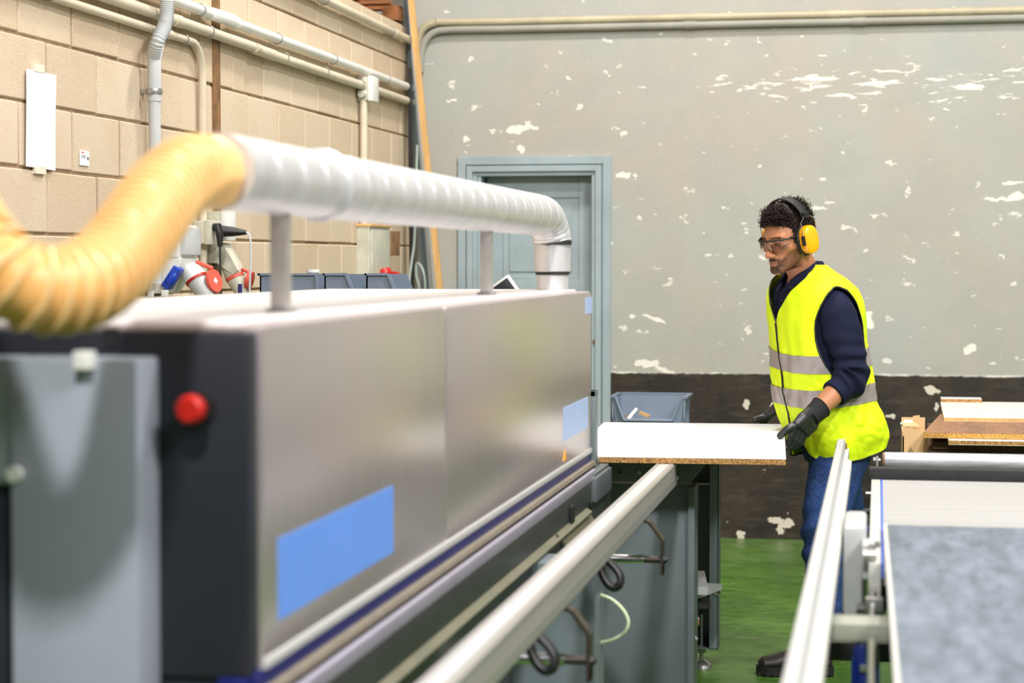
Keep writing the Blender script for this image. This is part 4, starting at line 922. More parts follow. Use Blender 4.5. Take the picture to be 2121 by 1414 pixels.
p = MB(); p.rbox((x1-0.01, 5.2, 0.80), (x1+0.0, 5.25, 0.906), 0.002); p.rbox((x1-0.02, 5.2, 0.775), (-0.02, 5.25, 0.80), 0.002); p.build('bracket', M['steel_paint'], gr)

# ------------------------------------------------------------------ return conveyor
cv = thing('return_conveyor', 'return conveyor with white ribbed belt and galvanised sheet on the right', 'conveyor', (0.5, 4.8, 0))
WXR = 1.25
# roller
p = MB(); ra = at(1833, 953, Y=6.27); zr = ra.z; rr = 0.026
p.tube([(ra.x-0.004, 6.27, zr), (ra.x, 6.27, zr), (WXR, 6.27, zr), (WXR+0.004, 6.27, zr)], [rr-0.003, rr, rr, rr-0.003], 36, up=(0, 0, 1)); ro = p.build('roller', M['roller'], cv)
p = MB(); p.cyl((ra.x-0.007, 6.27, zr), (ra.x-0.001, 6.27, zr), rr-0.001, 30); p.build('roller_cap', M['rust'], ro)
p = MB(); bx_ = at(1817, 953, Y=6.27).x; p.cyl((bx_-0.012, 6.27, zr), (bx_+0.01, 6.27, zr), 0.006, 12); p.cyl((bx_-0.012, 6.27, zr), (bx_-0.003, 6.27, zr), 0.010, 6); p.build('bolt', M['zinc'], ro)
p = MB(); p.rbox((bx_-0.003, 6.255, zr-0.07), (bx_+0.003, 6.285, zr+0.012), 0.001); p.rbox((WXR+0.01, 6.255, zr-0.07), (WXR+0.016, 6.285, zr+0.012), 0.001); p.build('roller_bracket', M['zinc'], cv)
# cream strip between roller and bumper, bumper
ba = at(1800, 970, Y=6.0); bb = at(1800, 995, Y=6.0)
p = MB(); p.rbox((bx_+0.004, 6.05, 0.80), (WXR+0.02, 6.20, at(1900, 970, Y=6.15).z-0.004), 0.003); p.build('frame_plate', M['cream_white'], cv)
p = MB(); p.rbox((ba.x, 5.97, bb.z), (WXR+0.03, 6.03, at(1800, 969, Y=5.97).z), 0.006); p.build('bumper_bar', M['rubber'], cv)
# belt
zb2 = at(1900, 994, Y=5.96).z - 0.002; x0b = at(1829, 1040, Y=5.3).x
p = MB(); p.box((x0b, 4.2, zb2-0.03), (WXR-0.02, 5.965, zb2-0.002))
y = 4.2; k = 0
rows = []
while y < 5.965:
    rows.append([(x0b, y, zb2-0.0022), (WXR-0.02, y, zb2-0.0022)]); rows.append([(x0b, y+0.003, zb2-0.0002), (WXR-0.02, y+0.003, zb2-0.0002)]); rows.append([(x0b, y+0.008, zb2), (WXR-0.02, y+0.008, zb2)]); rows.append([(x0b, y+0.010, zb2-0.0022), (WXR-0.02, y+0.010, zb2-0.0022)]); y += 0.0125
p.grid(rows); 
M['belt'] = mat('white_ribbed_belt', rgb(154, 152, 149), 0.55, 0, 0.03, 5, 0, 60, (0.15, 3, 1))
p.build('belt', M['belt'], cv, smooth=False)
p = MB(); xf = at(1803, 1040, Y=5.3).x
p.rbox((xf, 4.3, zb2-0.07), (x0b-0.006, 5.968, zb2+0.001), 0.003); p.build('side_frame', M['cream_white'], cv)
M['blue_edge'] = mat('blue_belt_edge', rgb(60, 100, 225), 0.5, 0, 0.03)
p = MB(); p.box((x0b-0.005, 4.3, zb2-0.03), (x0b, 5.966, zb2+0.0012)); p.build('belt_edge', M['blue_edge'], cv)
# sheet over the near part
zs2 = zb2+0.012; ysn = 2.0
ysf = at(1900, 1089, Z=zs2+0.004).y
p = MB(); a = at(1838, 1089, Z=zs2); b = at(1866, 1414, Z=zs2); dx = (b.x-a.x)/(b.y-a.y); xn = a.x+dx*(1.6-a.y)
p.prism([(a.x, a.y, zs2), (xn, 1.6, zs2), (WXR-0.02, 1.6, zs2), (WXR-0.02, a.y, zs2)], (0, 0, 0.003)); p.build('steel_sheet', M['sheet'], cv, smooth=False)
p = MB(); wA = 0.010; p.prism([(a.x-wA, a.y, zs2-0.03), (xn-wA, 1.6, zs2-0.03), (xn-0.0006, 1.6, zs2-0.03), (a.x-0.0006, a.y, zs2-0.03)], (0, 0, 0.036)); p.build('edge_trim', M['cream_white'], cv, smooth=False)
p = MB(); p.rbox((xn+0.01, 1.6, zs2-0.12), (WXR-0.03, 4.4, zs2-0.031), 0.003); p.build('table_bed', M['steel_paint'], cv)
# white motor guard
g0 = at(1746, 1091, Y=4.45); g1 = at(1793, 1276, Y=4.45)
p = MB(); p.rbox((g0.x, 4.45, g1.z), (g1.x-0.0, 4.75, g0.z), 0.012)
p.build('motor_guard', M['grey_plastic'], cv)
h0 = at(1785, 1128, Y=4.35); h1 = at(1813, 1200, Y=4.35)
p = MB(); p.rbox((h0.x, 4.35, h1.z), (h1.x, 4.46, h0.z), 0.004); mp = p.build('mounting_plate', M['grey_plastic'], cv)
for (px, py) in ((1804, 1134), (1817, 1128)):
    q = at(px, py, Y=4.34); p = MB(); p.cyl((q.x, 4.335, q.z), (q.x, 4.352, q.z), 0.007, 12); p.build('bolt', M['zinc'], mp)
q0 = at(1788, 1152, Y=4.3); p = MB(); p.cyl((q0.x, 4.32, q0.z), (q0.x+0.028, 4.32, q0.z), 0.011, 16); p.build('spindle', M['alu'], mp)
# black pulley
q = at(1808, 1225, Y=4.45); p = MB(); p.tube([(q.x+0.012, 4.40+0.0, q.z), (q.x+0.012, 4.44, q.z)], 0.022, 30, up=(0, 0, 1), ry=0.05); p.build('pulley', M['rubber'], cv)
# round bar beside the belt with clamps
zb3 = 0.83
p = MB(); p.cyl((-0.004, 1.9, zb3), (-0.008, 4.35, zb3+0.0), 0.0085, 18); rb_ = p.build('round_bar', M['chrome'], cv)
for y in (3.1, 4.1):
    p = MB(); p.rbox((-0.022, y-0.012, zb3-0.014), (0.014, y+0.012, zb3+0.016), 0.003); p.build('bar_clamp', M['zinc'], rb_)
M['beam_grey'] = mat('grey_green_beam', rgb(150, 152, 138), 0.5, 0, 0.04)
# cross beam towards the rail
k0 = at(1715, 1290, Y=3.75); k1 = at(1815, 1330, Y=3.75)
p = MB(); p.rbox((k0.x+0.0, 3.75, k1.z), (0.03, 3.85, k0.z), 0.004); p.build('cross_beam', M['beam_grey'], cv)
# blue motor and black base beams
m0 = at(1766, 1335, Y=4.2); m1 = at(1812, 1335, Y=4.2); mz = m0.z
p = MB(); cxm = (m0.x+m1.x)/2+0.004; rM = (m1.x-m0.x)/2+0.004
p.tube([(cxm, 4.25, mz-0.30), (cxm, 4.25, mz-0.02), (cxm, 4.25, mz)], [rM, rM, rM*0.7], 28)
for k in range(10):
    a = 2*PI*k/10; p.box((-0.0015, rM-0.001, mz-0.27), (0.0015, rM+0.004, mz-0.04), 0, Matrix.Translation((cxm, 4.25, 0)) @ Matrix.Rotation(a, 4, 'Z'))
mo = p.build('motor', M['blue'] if False else mat('dark_blue_motor_paint', rgb(18, 40, 112), 0.3, 0, 0.06), cv)
p = MB(); p.rbox((cxm-0.012, 4.25-rM-0.008, mz-0.06), (cxm+0.008, 4.25-rM+0.004, mz-0.045), 0.002); p.build('terminal', M['zinc'], mo)
p = MB(); p.rbox((cxm-0.02, 4.23, mz-0.004), (cxm+0.02, 4.3, 0.80), 0.003); p.build('motor_bracket', M['base_dark'], cv)
for y in (2.4, 5.6):
    for x in (0.05, WXR-0.08):
        p = MB(); p.rbox((x, y, 0.0), (x+0.05, y+0.05, zb2-0.1 if y > 4 else zs2-0.12), 0.004); p.build('leg', M['steel_paint'], cv)
p = MB(); p.rbox((0.05, 4.3, zb2-0.12), (WXR-0.03, 5.95, zb2-0.031), 0.003); p.build('belt_bed', M['steel_paint'], cv)
q0 = at(1716, 1330, Y=5.4); q1 = at(1800, 1370, Y=5.4)
p = MB(); p.rbox((q0.x, 5.4, q1.z), (0.06, 5.55, q0.z), 0.003); p.build('base_beam', M['black'], cv)
q = at(1793, 1072, Y=5.5); p = MB(); p.tube(smoothpath([(xf+0.004, 5.5, q.z+0.02), (q.x-0.006, 5.5, q.z+0.014), (q.x-0.012, 5.49, q.z), (q.x-0.004, 5.49, q.z-0.012), (xf+0.004, 5.5, q.z-0.01)], 6), 0.008, 10); p.build('lever', M['black'], cv)
q = at(1797, 1021, Y=5.7); p = MB(); p.cyl((q.x-0.005, 5.7, q.z), (xf+0.006, 5.7, q.z), 0.004, 10); p.build('pin', M['zinc'], cv)

# ------------------------------------------------------------------ stack of boards behind the conveyor
Yf = 8.2
def board(label, x0, x1, yf, yb2, z, t, top, edge, skew=0.0, name='board', group='boards stacked behind the conveyor', rot=0.0):
    Mx = Matrix.Translation((x0, yf, z)) @ Matrix.Rotation(rot, 4, 'Z'); p = MB()
    for (za, zb_, mi) in ((0, 0.0012, 1), (0.0012, t-0.0012, 0), (t-0.0012, t, 1)):
        p.prism([Mx @ Vector(v) for v in ((0, 0, za), (x1-x0, 0, za), (x1-x0+skew, yb2-yf, za), (skew, yb2-yf, za))], (0, 0, zb_-za), mi)
    return tag(p.build(name, [M[edge], M[top]], smooth=False), label, 'board', group)
b1 = at(1925, 935, Y=Yf); 
tz = at(1912, 896, Y=7.95).z
z_w = at(1962, 921, Y=8.1).z
z_d = at(1950, 940, Y=8.2).z
xr = 1.35
tbl = thing('work_table', 'low dark trestle table carrying the stacked boards', 'table', (0.8, 8.7, 0))
p = MB(); p.rbox((0.16, 8.12, z_d-0.10), (xr, 9.3, z_d-0.075), 0.003); p.build('top', M['base_dark'], tbl)
for x in (0.22, xr-0.06):
    for y in (8.2, 9.2):
        p = MB(); p.box((x, y, 0), (x+0.04, y+0.04, z_d-0.10)); p.build('leg', M['base_dark'], tbl)
zc_ = z_d-0.075; n = 0
xx = at(1925, 930, Y=8.25).x
labs = ['dark brown board at the bottom of the stack behind the conveyor', 'dark brown board second from the bottom of the stack', 'dark brown board third from the bottom of the stack', 'dark brown board fourth from the bottom, under the white one']
M['dark_particle'] = mat('dark_board', rgb(84, 58, 38), 0.8, 0, 0.2, 60, 0.2, 200)
hgt = (z_w-zc_)
for k in range(4):
    board(labs[k], xx+0.012*(k % 2), xr, 8.25+0.01*(k % 3), 9.2, zc_+k*hgt/4, hgt/4-0.001, 'dark_particle', 'dark_particle')
xw = at(1965, 915, Y=8.1).x
tw = at(1965, 912, Y=8.1).z-z_w
board('cream-faced board just under the walnut board in the stack', xw, xr, 8.1, 9.25, z_w+0.0005, 0.018, 'cream_board', 'particle')
xn_ = at(1912, 900, Y=8.17).x; zn = z_w+0.0195
tn = 0.022
board('walnut-patterned board with raw orange edge in the stack', xn_, xr, 8.17, 9.2, zn, tn, 'walnut', 'amber_particle', skew=0.10)
zt_ = zn+tn+0.0005
yfw = 8.22; 
for _ in range(4):
    pass
a = at(1955, 864, Z=zt_+0.016)
board('wide white board lying on the walnut board', a.x, xr, a.y, a.y+1.0, zt_, 0.016, 'cream_board', 'wood', skew=0.015)
zz_ = zt_+0.0165; a = at(1948, 830, Z=zz_); b = at(2032, 832, Z=zz_)
board('narrow white strip lying at the back of the wide white board', a.x, b.x, a.y-0.10, a.y+0.02, zz_, 0.018, 'white_board', 'particle', name='board_strip')
# cardboard
cbx = thing('cardboard_box', 'torn open cardboard box left of the board stack', 'box', (0.16, 8.5, z_d-0.075))
zt2 = at(1872, 872, Y=8.45).z; xl = at(1870, 900, Y=8.3).x; zl = z_d-0.074
p = MB(); p.prism([(xl, 8.3, zl), (xx-0.006, 8.3, zl), (xx-0.006, 8.3, at(1870, 888, Y=8.3).z-0.012), (xl, 8.3, at(1870, 884, Y=8.3).z)], (0, 0.006, 0))
p.box((xl, 8.3, zl), (xl+0.005, 8.8, zt2-0.05)); p.box((xl, 8.795, zl), (xx-0.006, 8.8, zt2-0.01)); p.box((xl, 8.3, zl), (xx-0.006, 8.8, zl+0.005)); p.build('body', M['cardboard'], cbx, smooth=False)
e = at(1891, 861, Y=8.75); f_ = at(1935, 885, Y=8.72)
p = MB(); p.prism([(e.x, 8.74, f_.z), (xn_-0.002, 8.74, f_.z-0.004), (xn_-0.002, 8.74, e.z+0.004), (e.x, 8.74, e.z)], (0, 0.006, 0)); p.build('flap', M['cardboard'], cbx, smooth=False)
e = at(1870, 884, Y=8.3); p = MB(); p.prism([(e.x, 8.3, e.z), (e.x, 8.48, e.z+0.006), (e.x+0.04, 8.5, e.z+0.006), (e.x+0.07, 8.34, e.z-0.002)], (0, 0, 0.004)); p.build('flap', M['cardboard'], cbx, smooth=False)
e = at(1886, 938, Y=8.2); p = MB(); p.prism([(e.x-0.03, 8.26, e.z-0.04), (e.x, 8.22, e.z+0.025), (e.x+0.035, 8.27, e.z-0.04)], (0, 0.004, 0)); p.build('torn_flap', M['cardboard'], cbx, smooth=False)
e = at(1875, 873, Y=8.5)
p = MB(); p.ball((e.x+0.008, 8.47, e.z-0.006), (0.028, 0.02, 0.016), 14, 8); o = p.build('crumpled_paper', M['paper'], recalc=True)
for v in o.data.vertices: v.co += v.co*0.25*mnoise.noise(v.co*60)
tag(o, 'crumpled bit of white paper on the torn cardboard', 'paper')
# ------------------------------------------------------------------ the man
def bake(o, mods):
    for (t, kw) in mods:
        md = o.modifiers.new(t.lower(), t)
        for k, v in kw.items(): setattr(md, k, v)
    dg = bpy.context.evaluated_depsgraph_get(); dg.update()
    me = bpy.data.meshes.new_from_object(o.evaluated_get(dg)); old = o.data; o.modifiers.clear(); o.data = me
    me.name = o.name; bpy.data.meshes.remove(old)
    me.polygons.foreach_set('use_smooth', [True]*len(me.polygons)); return o
def union(mb, name, m, parent, voxel=0.004, smooth=3, fac=0.5):
    o = mb.build(name, m, parent, recalc=True)
    bake(o, [('REMESH', dict(mode='VOXEL', voxel_size=voxel)), ('SMOOTH', dict(factor=fac, iterations=smooth))])
    if len(o.data.materials) == 0: o.data.materials.append(m)
    return o
def verts_np(o):
    a = np.empty(len(o.data.vertices)*3); o.data.vertices.foreach_get('co', a); return a.reshape(-1, 3)
def nrm_np(o):
    a = np.empty(len(o.data.vertices)*3); o.data.vertices.foreach_get('normal', a); return a.reshape(-1, 3)
def setco(o, a): o.data.vertices.foreach_set('co', a.ravel()); o.data.update()
def vn(p, s, off=0.0): return mnoise.noise(Vector((p[0]*s+off, p[1]*s+off*1.7, p[2]*s-off)))
def colattr(o, cols):
    at_ = o.data.color_attributes.new('Col', 'FLOAT_COLOR', 'POINT'); c = np.ones((len(cols), 4)); c[:, :3] = cols
    at_.data.foreach_set('color', c.ravel())
def m_skin():
    m, N = newmat('skin'); b = N.bsdf; a = N.n.new('ShaderNodeAttribute'); a.attribute_name = 'Col'
    g = N.noise(N.obj(), 350, 2, 0.6); N.set(b.inputs['Base Color'], N.mix(N.ramp(g, 0.35, 0.65, 0, 0.12), a.outputs['Color'], rgb(120, 70, 45), 'MULTIPLY'))
    b.inputs['Roughness'].default_value = 0.5; b.inputs['Specular IOR Level'].default_value = 0.4
    b.inputs['Subsurface Weight'].default_value = 0.08; b.inputs['Subsurface Scale'].default_value = 0.006; b.inputs['Subsurface Radius'].default_value = (1, 0.35, 0.2)
    N.bump(g, 0.15, 0.001); return m
M['skin'] = m_skin()
M['navy'] = mat('navy_knit', rgb(20, 25, 50), 0.85, 0, 0.1, 12, 0.25, 500, spec=0.25)
def m_denim():
    m, N = newmat('denim'); v = N.obj(); a = N.noise(v, 9, 4, 0.6); t = N.noise(N.map(v, (1, 1, 0.3)), 260, 2, 0.6)
    c = N.mix(N.ramp(a, 0.3, 0.7), rgb(18, 34, 72), rgb(40, 66, 122)); c = N.mix(N.ramp(t, 0.4, 0.7, 0, 0.35), c, rgb(90, 118, 168))
    N.set(N.bsdf.inputs['Base Color'], c); N.bsdf.inputs['Roughness'].default_value = 0.85; N.bsdf.inputs['Specular IOR Level'].default_value = 0.2; N.bump(t, 0.3, 0.001); return m
M['denim'] = m_denim()
M['glove'] = mat('black_glove_coating', rgb(38, 38, 40), 0.38, 0, 0.12, 25, 0.3, 220, spec=0.6)
M['glove_knit'] = mat('black_glove_knit', rgb(24, 24, 26), 0.85, 0, 0.08, 25, 0.4, 400)
M['boot'] = mat('black_brown_boot_leather', rgb(34, 26, 24), 0.5, 0, 0.2, 30, 0.2, 120)
M['sole'] = mat('boot_sole_rubber', rgb(24, 23, 24), 0.7, 0, 0.1)
M['hair'] = mat('dark_brown_hair', rgb(36, 25, 21), 0.6, 0, 0.25, 60, spec=0.25)
M['hivis'] = mat('hi_vis_yellow_fabric', (0.74, 0.93, 0.01, 1), 0.6, 0, 0.015, 10, 0.2, 12, bd=0.012, spec=0.3)
M['reflective'] = mat('silver_reflective_tape', rgb(168, 158, 156), 0.38, 0.35, 0.04, 10, 0.15, 300)
M['amber'] = mat('amber_ear_cup', rgb(255, 176, 8), 0.28, 0, 0.01, 5, coat=0.4)
M['eye_white'] = mat('eye_white', rgb(170, 156, 148), 0.2, 0, 0.02)
M['iris'] = mat('dark_iris', rgb(44, 28, 20), 0.15, 0, 0.02)
def m_lens():
    m, N = newmat('clear_lens'); t = m.node_tree; out = t.nodes['Material Output']; N.n.remove(N.bsdf)
    tr = N.n.new('ShaderNodeBsdfTransparent'); tr.inputs[0].default_value = (0.93, 0.93, 0.95, 1); gl = N.n.new('ShaderNodeBsdfGlossy'); gl.inputs['Roughness'].default_value = 0.04
    fr_ = N.n.new('ShaderNodeFresnel'); fr_.inputs['IOR'].default_value = 1.7; mx = N.n.new('ShaderNodeMixShader')
    t.links.new(fr_.outputs[0], mx.inputs[0]); t.links.new(tr.outputs[0], mx.inputs[1]); t.links.new(gl.outputs[0], mx.inputs[2]); t.links.new(mx.outputs[0], out.inputs[0]); return m
M['lens'] = m_lens()

man = thing('person', 'man in yellow hi-vis vest, amber ear defenders and safety glasses holding the white board', 'person', at(1700, 1400, Z=0.0))
TY = math.radians(60); fT = Vector((-math.sin(TY), -math.cos(TY), 0)); lT = Vector((math.cos(TY), -math.sin(TY), 0))
# torso table: py, px, a (side), b (front)
TT = [(956, 1735, .170, .152), (930, 1732, .182, .163), (900, 1729, .194, .171), (870, 1722, .196, .170), (830, 1713, .192, .168), (760, 1702, .188, .165), (700, 1695, .186, .163),
      (660, 1690, .192, .160), (625, 1687, .202, .150), (600, 1684, .198, .136), (582, 1679, .168, .118), (566, 1671, .118, .096), (553, 1665, .082, .078), (543, 1662, .068, .070)]
ty = [t[0] for t in TT][::-1]
def tor(py):
    px, a, b = (float(np.interp(py, ty, [t[k] for t in TT][::-1])) for k in (1, 2, 3))
    Y = 7.52-(1737-px)/75.0*0.075
    return at(px, py, Y=Y), a, b
def S(th, py, off=0.0, fold=1.0):
    """point on the torso surface: th=90 deg is the chest, 0 his left side"""
    c, a, b = tor(py); ct, st = math.cos(th), math.sin(th); n = 2.4
    r = 1.0/((abs(ct)**n+abs(st)**n)**(1/n))
    p = c + lT*((a+off)*r*ct) + fT*((b+off)*r*st)
    if fold:
        low = max(0.0, min(1.0, (py-640)/200.0))
        d = 0.005*math.sin(5*th+py*0.012)*low + 0.012*vn(p, 7.0)*(0.5+low) + 0.008*vn((p.x*1.6, p.y*1.6, p.z*.55), 15.0, 3.0)*(0.5+low) + 0.004*abs(vn((p.x+p.z*.6, p.y, p.z-.5*p.x), 22.0, 5.0))*(.4+low)
        p = p + (lT*ct+fT*st)*d*fold
    return p
PXM = 4124/7.45
# ---- head frame
HC = at(1632, 494, Y=7.37); HY = math.radians(44); HP = math.radians(15)
fH = Vector((-math.sin(HY), -math.cos(HY), 0)); lH = Vector((math.cos(HY), -math.sin(HY), 0)); uH = Vector((0, 0, 1))
f2 = fH*math.cos(HP) - uH*math.sin(HP); u2 = uH*math.cos(HP) + fH*math.sin(HP)
HM = Matrix((( lH.x, -f2.x, u2.x, HC.x), (lH.y, -f2.y, u2.y, HC.y), (lH.z, -f2.z, u2.z, HC.z), (0, 0, 0, 1)))
def hd_(x, y, z): return HM @ Vector((x, y, z))
HR3 = HM.to_3x3()
# ---- head as a distance field, marched outward
def smin(a, b, k):
    h = np.clip(0.5+0.5*(b-a)/k, 0, 1); return b*(1-h)+a*h-k*h*(1-h)
def smax(a, b, k): return -smin(-a, -b, k)
def ell(P, c, r):
    q = (P-np.array(c))/np.array(r); k0 = np.linalg.norm(q, axis=1); k1 = np.linalg.norm(q/np.array(r), axis=1)+1e-9
    return k0*(k0-1)/k1
def cap(P, a, b, ra, rb):
    a = np.array(a); b = np.array(b); ab = b-a; t = np.clip(((P-a)@ab)/(ab@ab), 0, 1)
    return np.linalg.norm(P-a-t[:, None]*ab, axis=1)-(ra+(rb-ra)*t)
def headf(P):
    Q = P.copy(); Q[:, 0] = np.abs(Q[:, 0])
    d = ell(Q, (0, .018, .033), (.076, .096, .084))
    d = smin(d, ell(Q, (0, -.030, -.018), (.060, .062, .082)), .03)
    d = smin(d, ell(Q, (0, -.036, -.068), (.047, .052, .043)), .02)
    d = smin(d, cap(Q, (.048, .005, -.050), (.018, -.076, -.096), .013, .015), .018)
    d = smin(d, cap(Q, (0, -.083, -.100), (.012, -.079, -.100), .016, .015), .012)
    d = smin(d, cap(Q, (.012, -.086, .024), (.046, -.072, .024), .009, .009), .012)
    d = smin(d, ell(Q, (.044, -.060, -.018), (.020, .024, .017)), .016)
    d = smax(d, -ell(Q, (.031, -.104, .004), (.020, .017, .014)), .012)
    d = smin(d, ell(Q, (.031, -.0775, .003), (.0135, .0125, .0115)), .003)
    d = smin(d, cap(Q, (0, -.088, .012), (0, -.111, -.033), .0065, .0085), .009)
    d = smin(d, ell(Q, (0, -.112, -.036), (.0105, .011, .0095)), .005)
    d = smin(d, ell(Q, (.0125, -.101, -.040), (.0075, .010, .0075)), .004)
    d = smax(d, -ell(Q, (.006, -.105, -.0485), (.0035, .006, .003)), .002)
    d = smin(d, ell(Q, (0, -.079, -.066), (.029, .019, .022)), .010)
    d = smin(d, cap(Q, (.004, -.0975, -.0640), (.020, -.0885, -.0665), .0042, .002), .003)
    d = smin(d, cap(Q, (0, -.0965, -.0745), (.017, -.089, -.0715), .0052, .002), .003)
    d = smax(d, -cap(Q, (0, -.1045, -.0688), (.022, -.0945, -.0688), .0032, .0018), .0025)
    d = smax(d, -ell(Q, (0, -.100, -.085), (.016, .006, .0045)), .004)
    d = smin(d, ell(Q, (.077, .012, -.008), (.008, .018, .030)), .005)
    return d
nth, nph = 230, 300
TH = np.linspace(0, PI, nth+1)[1:-1]; PH = np.linspace(0, 2*PI, nph, endpoint=False)
# denser towards the face
PHw = PH + 0.45*np.sin(PH)     # ph=pi is the face (-y)... remapped below
dirs = np.array([(math.sin(t)*math.sin(p), math.sin(t)*math.cos(p), math.cos(t)) for t in TH for p in PHw])
CEN = np.array((0, -.012, -.01))
lo = np.full(len(dirs), 0.02); hi = np.full(len(dirs), 0.17)
# march inwards from outside for the outermost surface
t_ = hi.copy()
for _ in range(60):
    dd_ = headf(CEN+dirs*t_[:, None]); t_ -= np.clip(dd_*0.8, -0.002, 0.01)
HV = CEN+dirs*t_[:, None]
mbody = MB()
hv = [hd_(*v) for v in HV]; top = hd_(*(HV[:nph].mean(0))); bot = hd_(*(HV[-nph:].mean(0)))
fs = []
for i in range(nth-2):
    for j in range(nph):
        j2 = (j+1) % nph; fs.append((i*nph+j, i*nph+j2, (i+1)*nph+j2, (i+1)*nph+j))
nv = len(hv)
for j in range(nph):
    j2 = (j+1) % nph; fs.append((nv, j2, j)); fs.append((nv+1, (nth-2)*nph+j, (nth-2)*nph+j2))
mbody._a(hv+[top, bot], fs)
# neck, trunk, arms, legs
nb = tor(566)[0]+fT*0.01
mbody.tube(smoothpath([hd_(0, .03, -.03), hd_(0, .026, -.075), hd_(0, .03, -.11).lerp(nb, 0.5), nb+Vector((0, 0, -.01)), nb-Vector((0, 0, .06))], 6), [.058]*6+[.057]*6+[.057]*6+[.062]*6+[.07], 32)
mbody.tube([tor(p)[0] for p in (585, 620, 680, 760, 840, 900)], [.12, .155, .14, .125, .13, .13], 32, ry=[.08, .10, .11, .10, .11, .11], up=fT)
SL = tor(636)[0]+lT*0.158; SR = tor(615)[0]-lT*0.160
EL = at(1764, 780, Y=7.31); WL = at(1684, 858, Y=7.195)
ER = at(1664, 765, Y=7.97); WR = at(1626, 832, Y=7.815)
mbody.tube(smoothpath([SL, SL.lerp(EL, .5), EL, EL.lerp(WL, .35), WL], 6), np.interp(np.arange(25), [0, 12, 18, 24], [.045, .036, .042, .029]), 28)
mbody.tube(smoothpath([SR, SR.lerp(ER, .5), ER, ER.lerp(WR, .35), WR], 6), np.interp(np.arange(25), [0, 12, 18, 24], [.045, .036, .042, .029]), 28)
mbody.ball(SL-lT*0.02, .062); mbody.ball(SR+lT*0.02, .062)
HL = at(1748, 915, Y=7.45); KL = at(1704, 1098, Y=7.40); AL = at(1702, 1325, Y=7.42)
HRt = at(1728, 905, Y=7.62); KR = at(1755, 1082, Y=7.88); AR = at(1742, 1248, Y=8.08)
mbody.tube(smoothpath([HL, KL, AL], 8), np.interp(np.arange(17), [0, 8, 16], [.075, .05, .038]), 24)
mbody.tube(smoothpath([HRt, KR, AR], 8), np.interp(np.arange(17), [0, 8, 16], [.075, .05, .038]), 24)
mbody.ball((HL+HRt)/2, (.13, .13, .12))
body = union(mbody, 'body', M['skin'], man, 0.0032, 1, 0.4)
vb = verts_np(body); org = np.array(ORG[man.name]); Hi = np.array(HM.inverted())
L4 = (np.c_[vb+org, np.ones(len(vb))] @ Hi.T)[:, :3]
cols = np.tile(np.array(rgb(188, 128, 92)[:3]), (len(vb), 1))
def blend(mask, c):
    global cols
    c = np.array(rgb(*c)[:3]); cols = cols*(1-mask[:, None])+c*mask[:, None]
def sst(x, a, b): t = np.clip((x-a)/(b-a), 0, 1); return t*t*(3-2*t)
x, y, z = L4.T; ax = np.abs(x)
isface = sst(-y, -.06, -.02)*sst(z, -.14, -.12)
nz = np.array([mnoise.noise(Vector(p*220)) for p in L4]); nz2 = np.array([mnoise.noise(Vector(p*45)) for p in L4])
blend(0.35*np.exp(-(((ax-.042)/.02)**2+((z+.025)/.02)**2))*isface, (205, 120, 92))
blend(0.4*np.exp(-((x/.014)**2+((z+.037)/.014)**2))*isface*(y < -.09), (200, 112, 84))
zb_ = -.024-(.064-np.clip(ax, 0, .064))*1.0
beard = np.maximum(sst(zb_-z, 0.0, .008), sst(-z, .074, .084))*(1-sst(-z, .104, .112))*sst(-y, -.012, .008)*(1-.25*sst(ax, .02, .045))
beard = np.maximum(beard, np.exp(-(((ax-.0255)/.006)**4))*sst(-z, .052, .058)*(y < -.06))
must = np.exp(-((np.clip(ax-.004, 0, 1)/.021)**4))*sst(-z, .049, .053)*(1-sst(-z, .0615, .065))
lipm = np.exp(-((ax/.0205)**6))*np.exp(-(((z+.0700)/.0062)**4))*(y < -.085)
cheekcut = 1-np.exp(-(((ax-.030)/.010)**2+((z+.048)/.010)**2))*0.0
bm_ = np.clip(np.maximum(beard*cheekcut*0.95, must*1.1)*(0.92+0.12*np.clip(nz*2.0, -1, 1)+0.08*nz2), 0, 0.96)*(1-lipm)
blend(bm_, (44, 30, 24)); blend(lipm*.8, (158, 92, 78)); blend(np.exp(-((ax/.021)**6))*np.exp(-(((z+.0690)/.0012)**2))*(y < -.08)*.8, (84, 40, 34))
brow = np.exp(-(((z-.0245-.10*(ax-.03)*(ax < .03)+.12*np.clip(ax-.034, 0, 1))/.0045)**4))*sst(ax, .010, .016)*(1-sst(ax, .046, .056))*(y < -.055)
blend(np.clip(brow*(.9+.3*nz), 0, 1)*.95, (40, 28, 22))
lash = np.exp(-(((z-.0085)/.0016)**2))*np.exp(-(((ax-.031)/.013)**4))*(y < -.07); blend(lash*.9, (30, 20, 18))
scalp = sst(z, .062, .072)*(y < .2)*(z < .3); blend(np.clip(np.maximum(scalp, sst(y, .0, .02)*(z > -.07))*(z < .2)*(np.abs(z) < .2), 0, 1)*((ax < .2) & (np.abs(y) < .2)), (40, 28, 24))
colattr(body, cols)
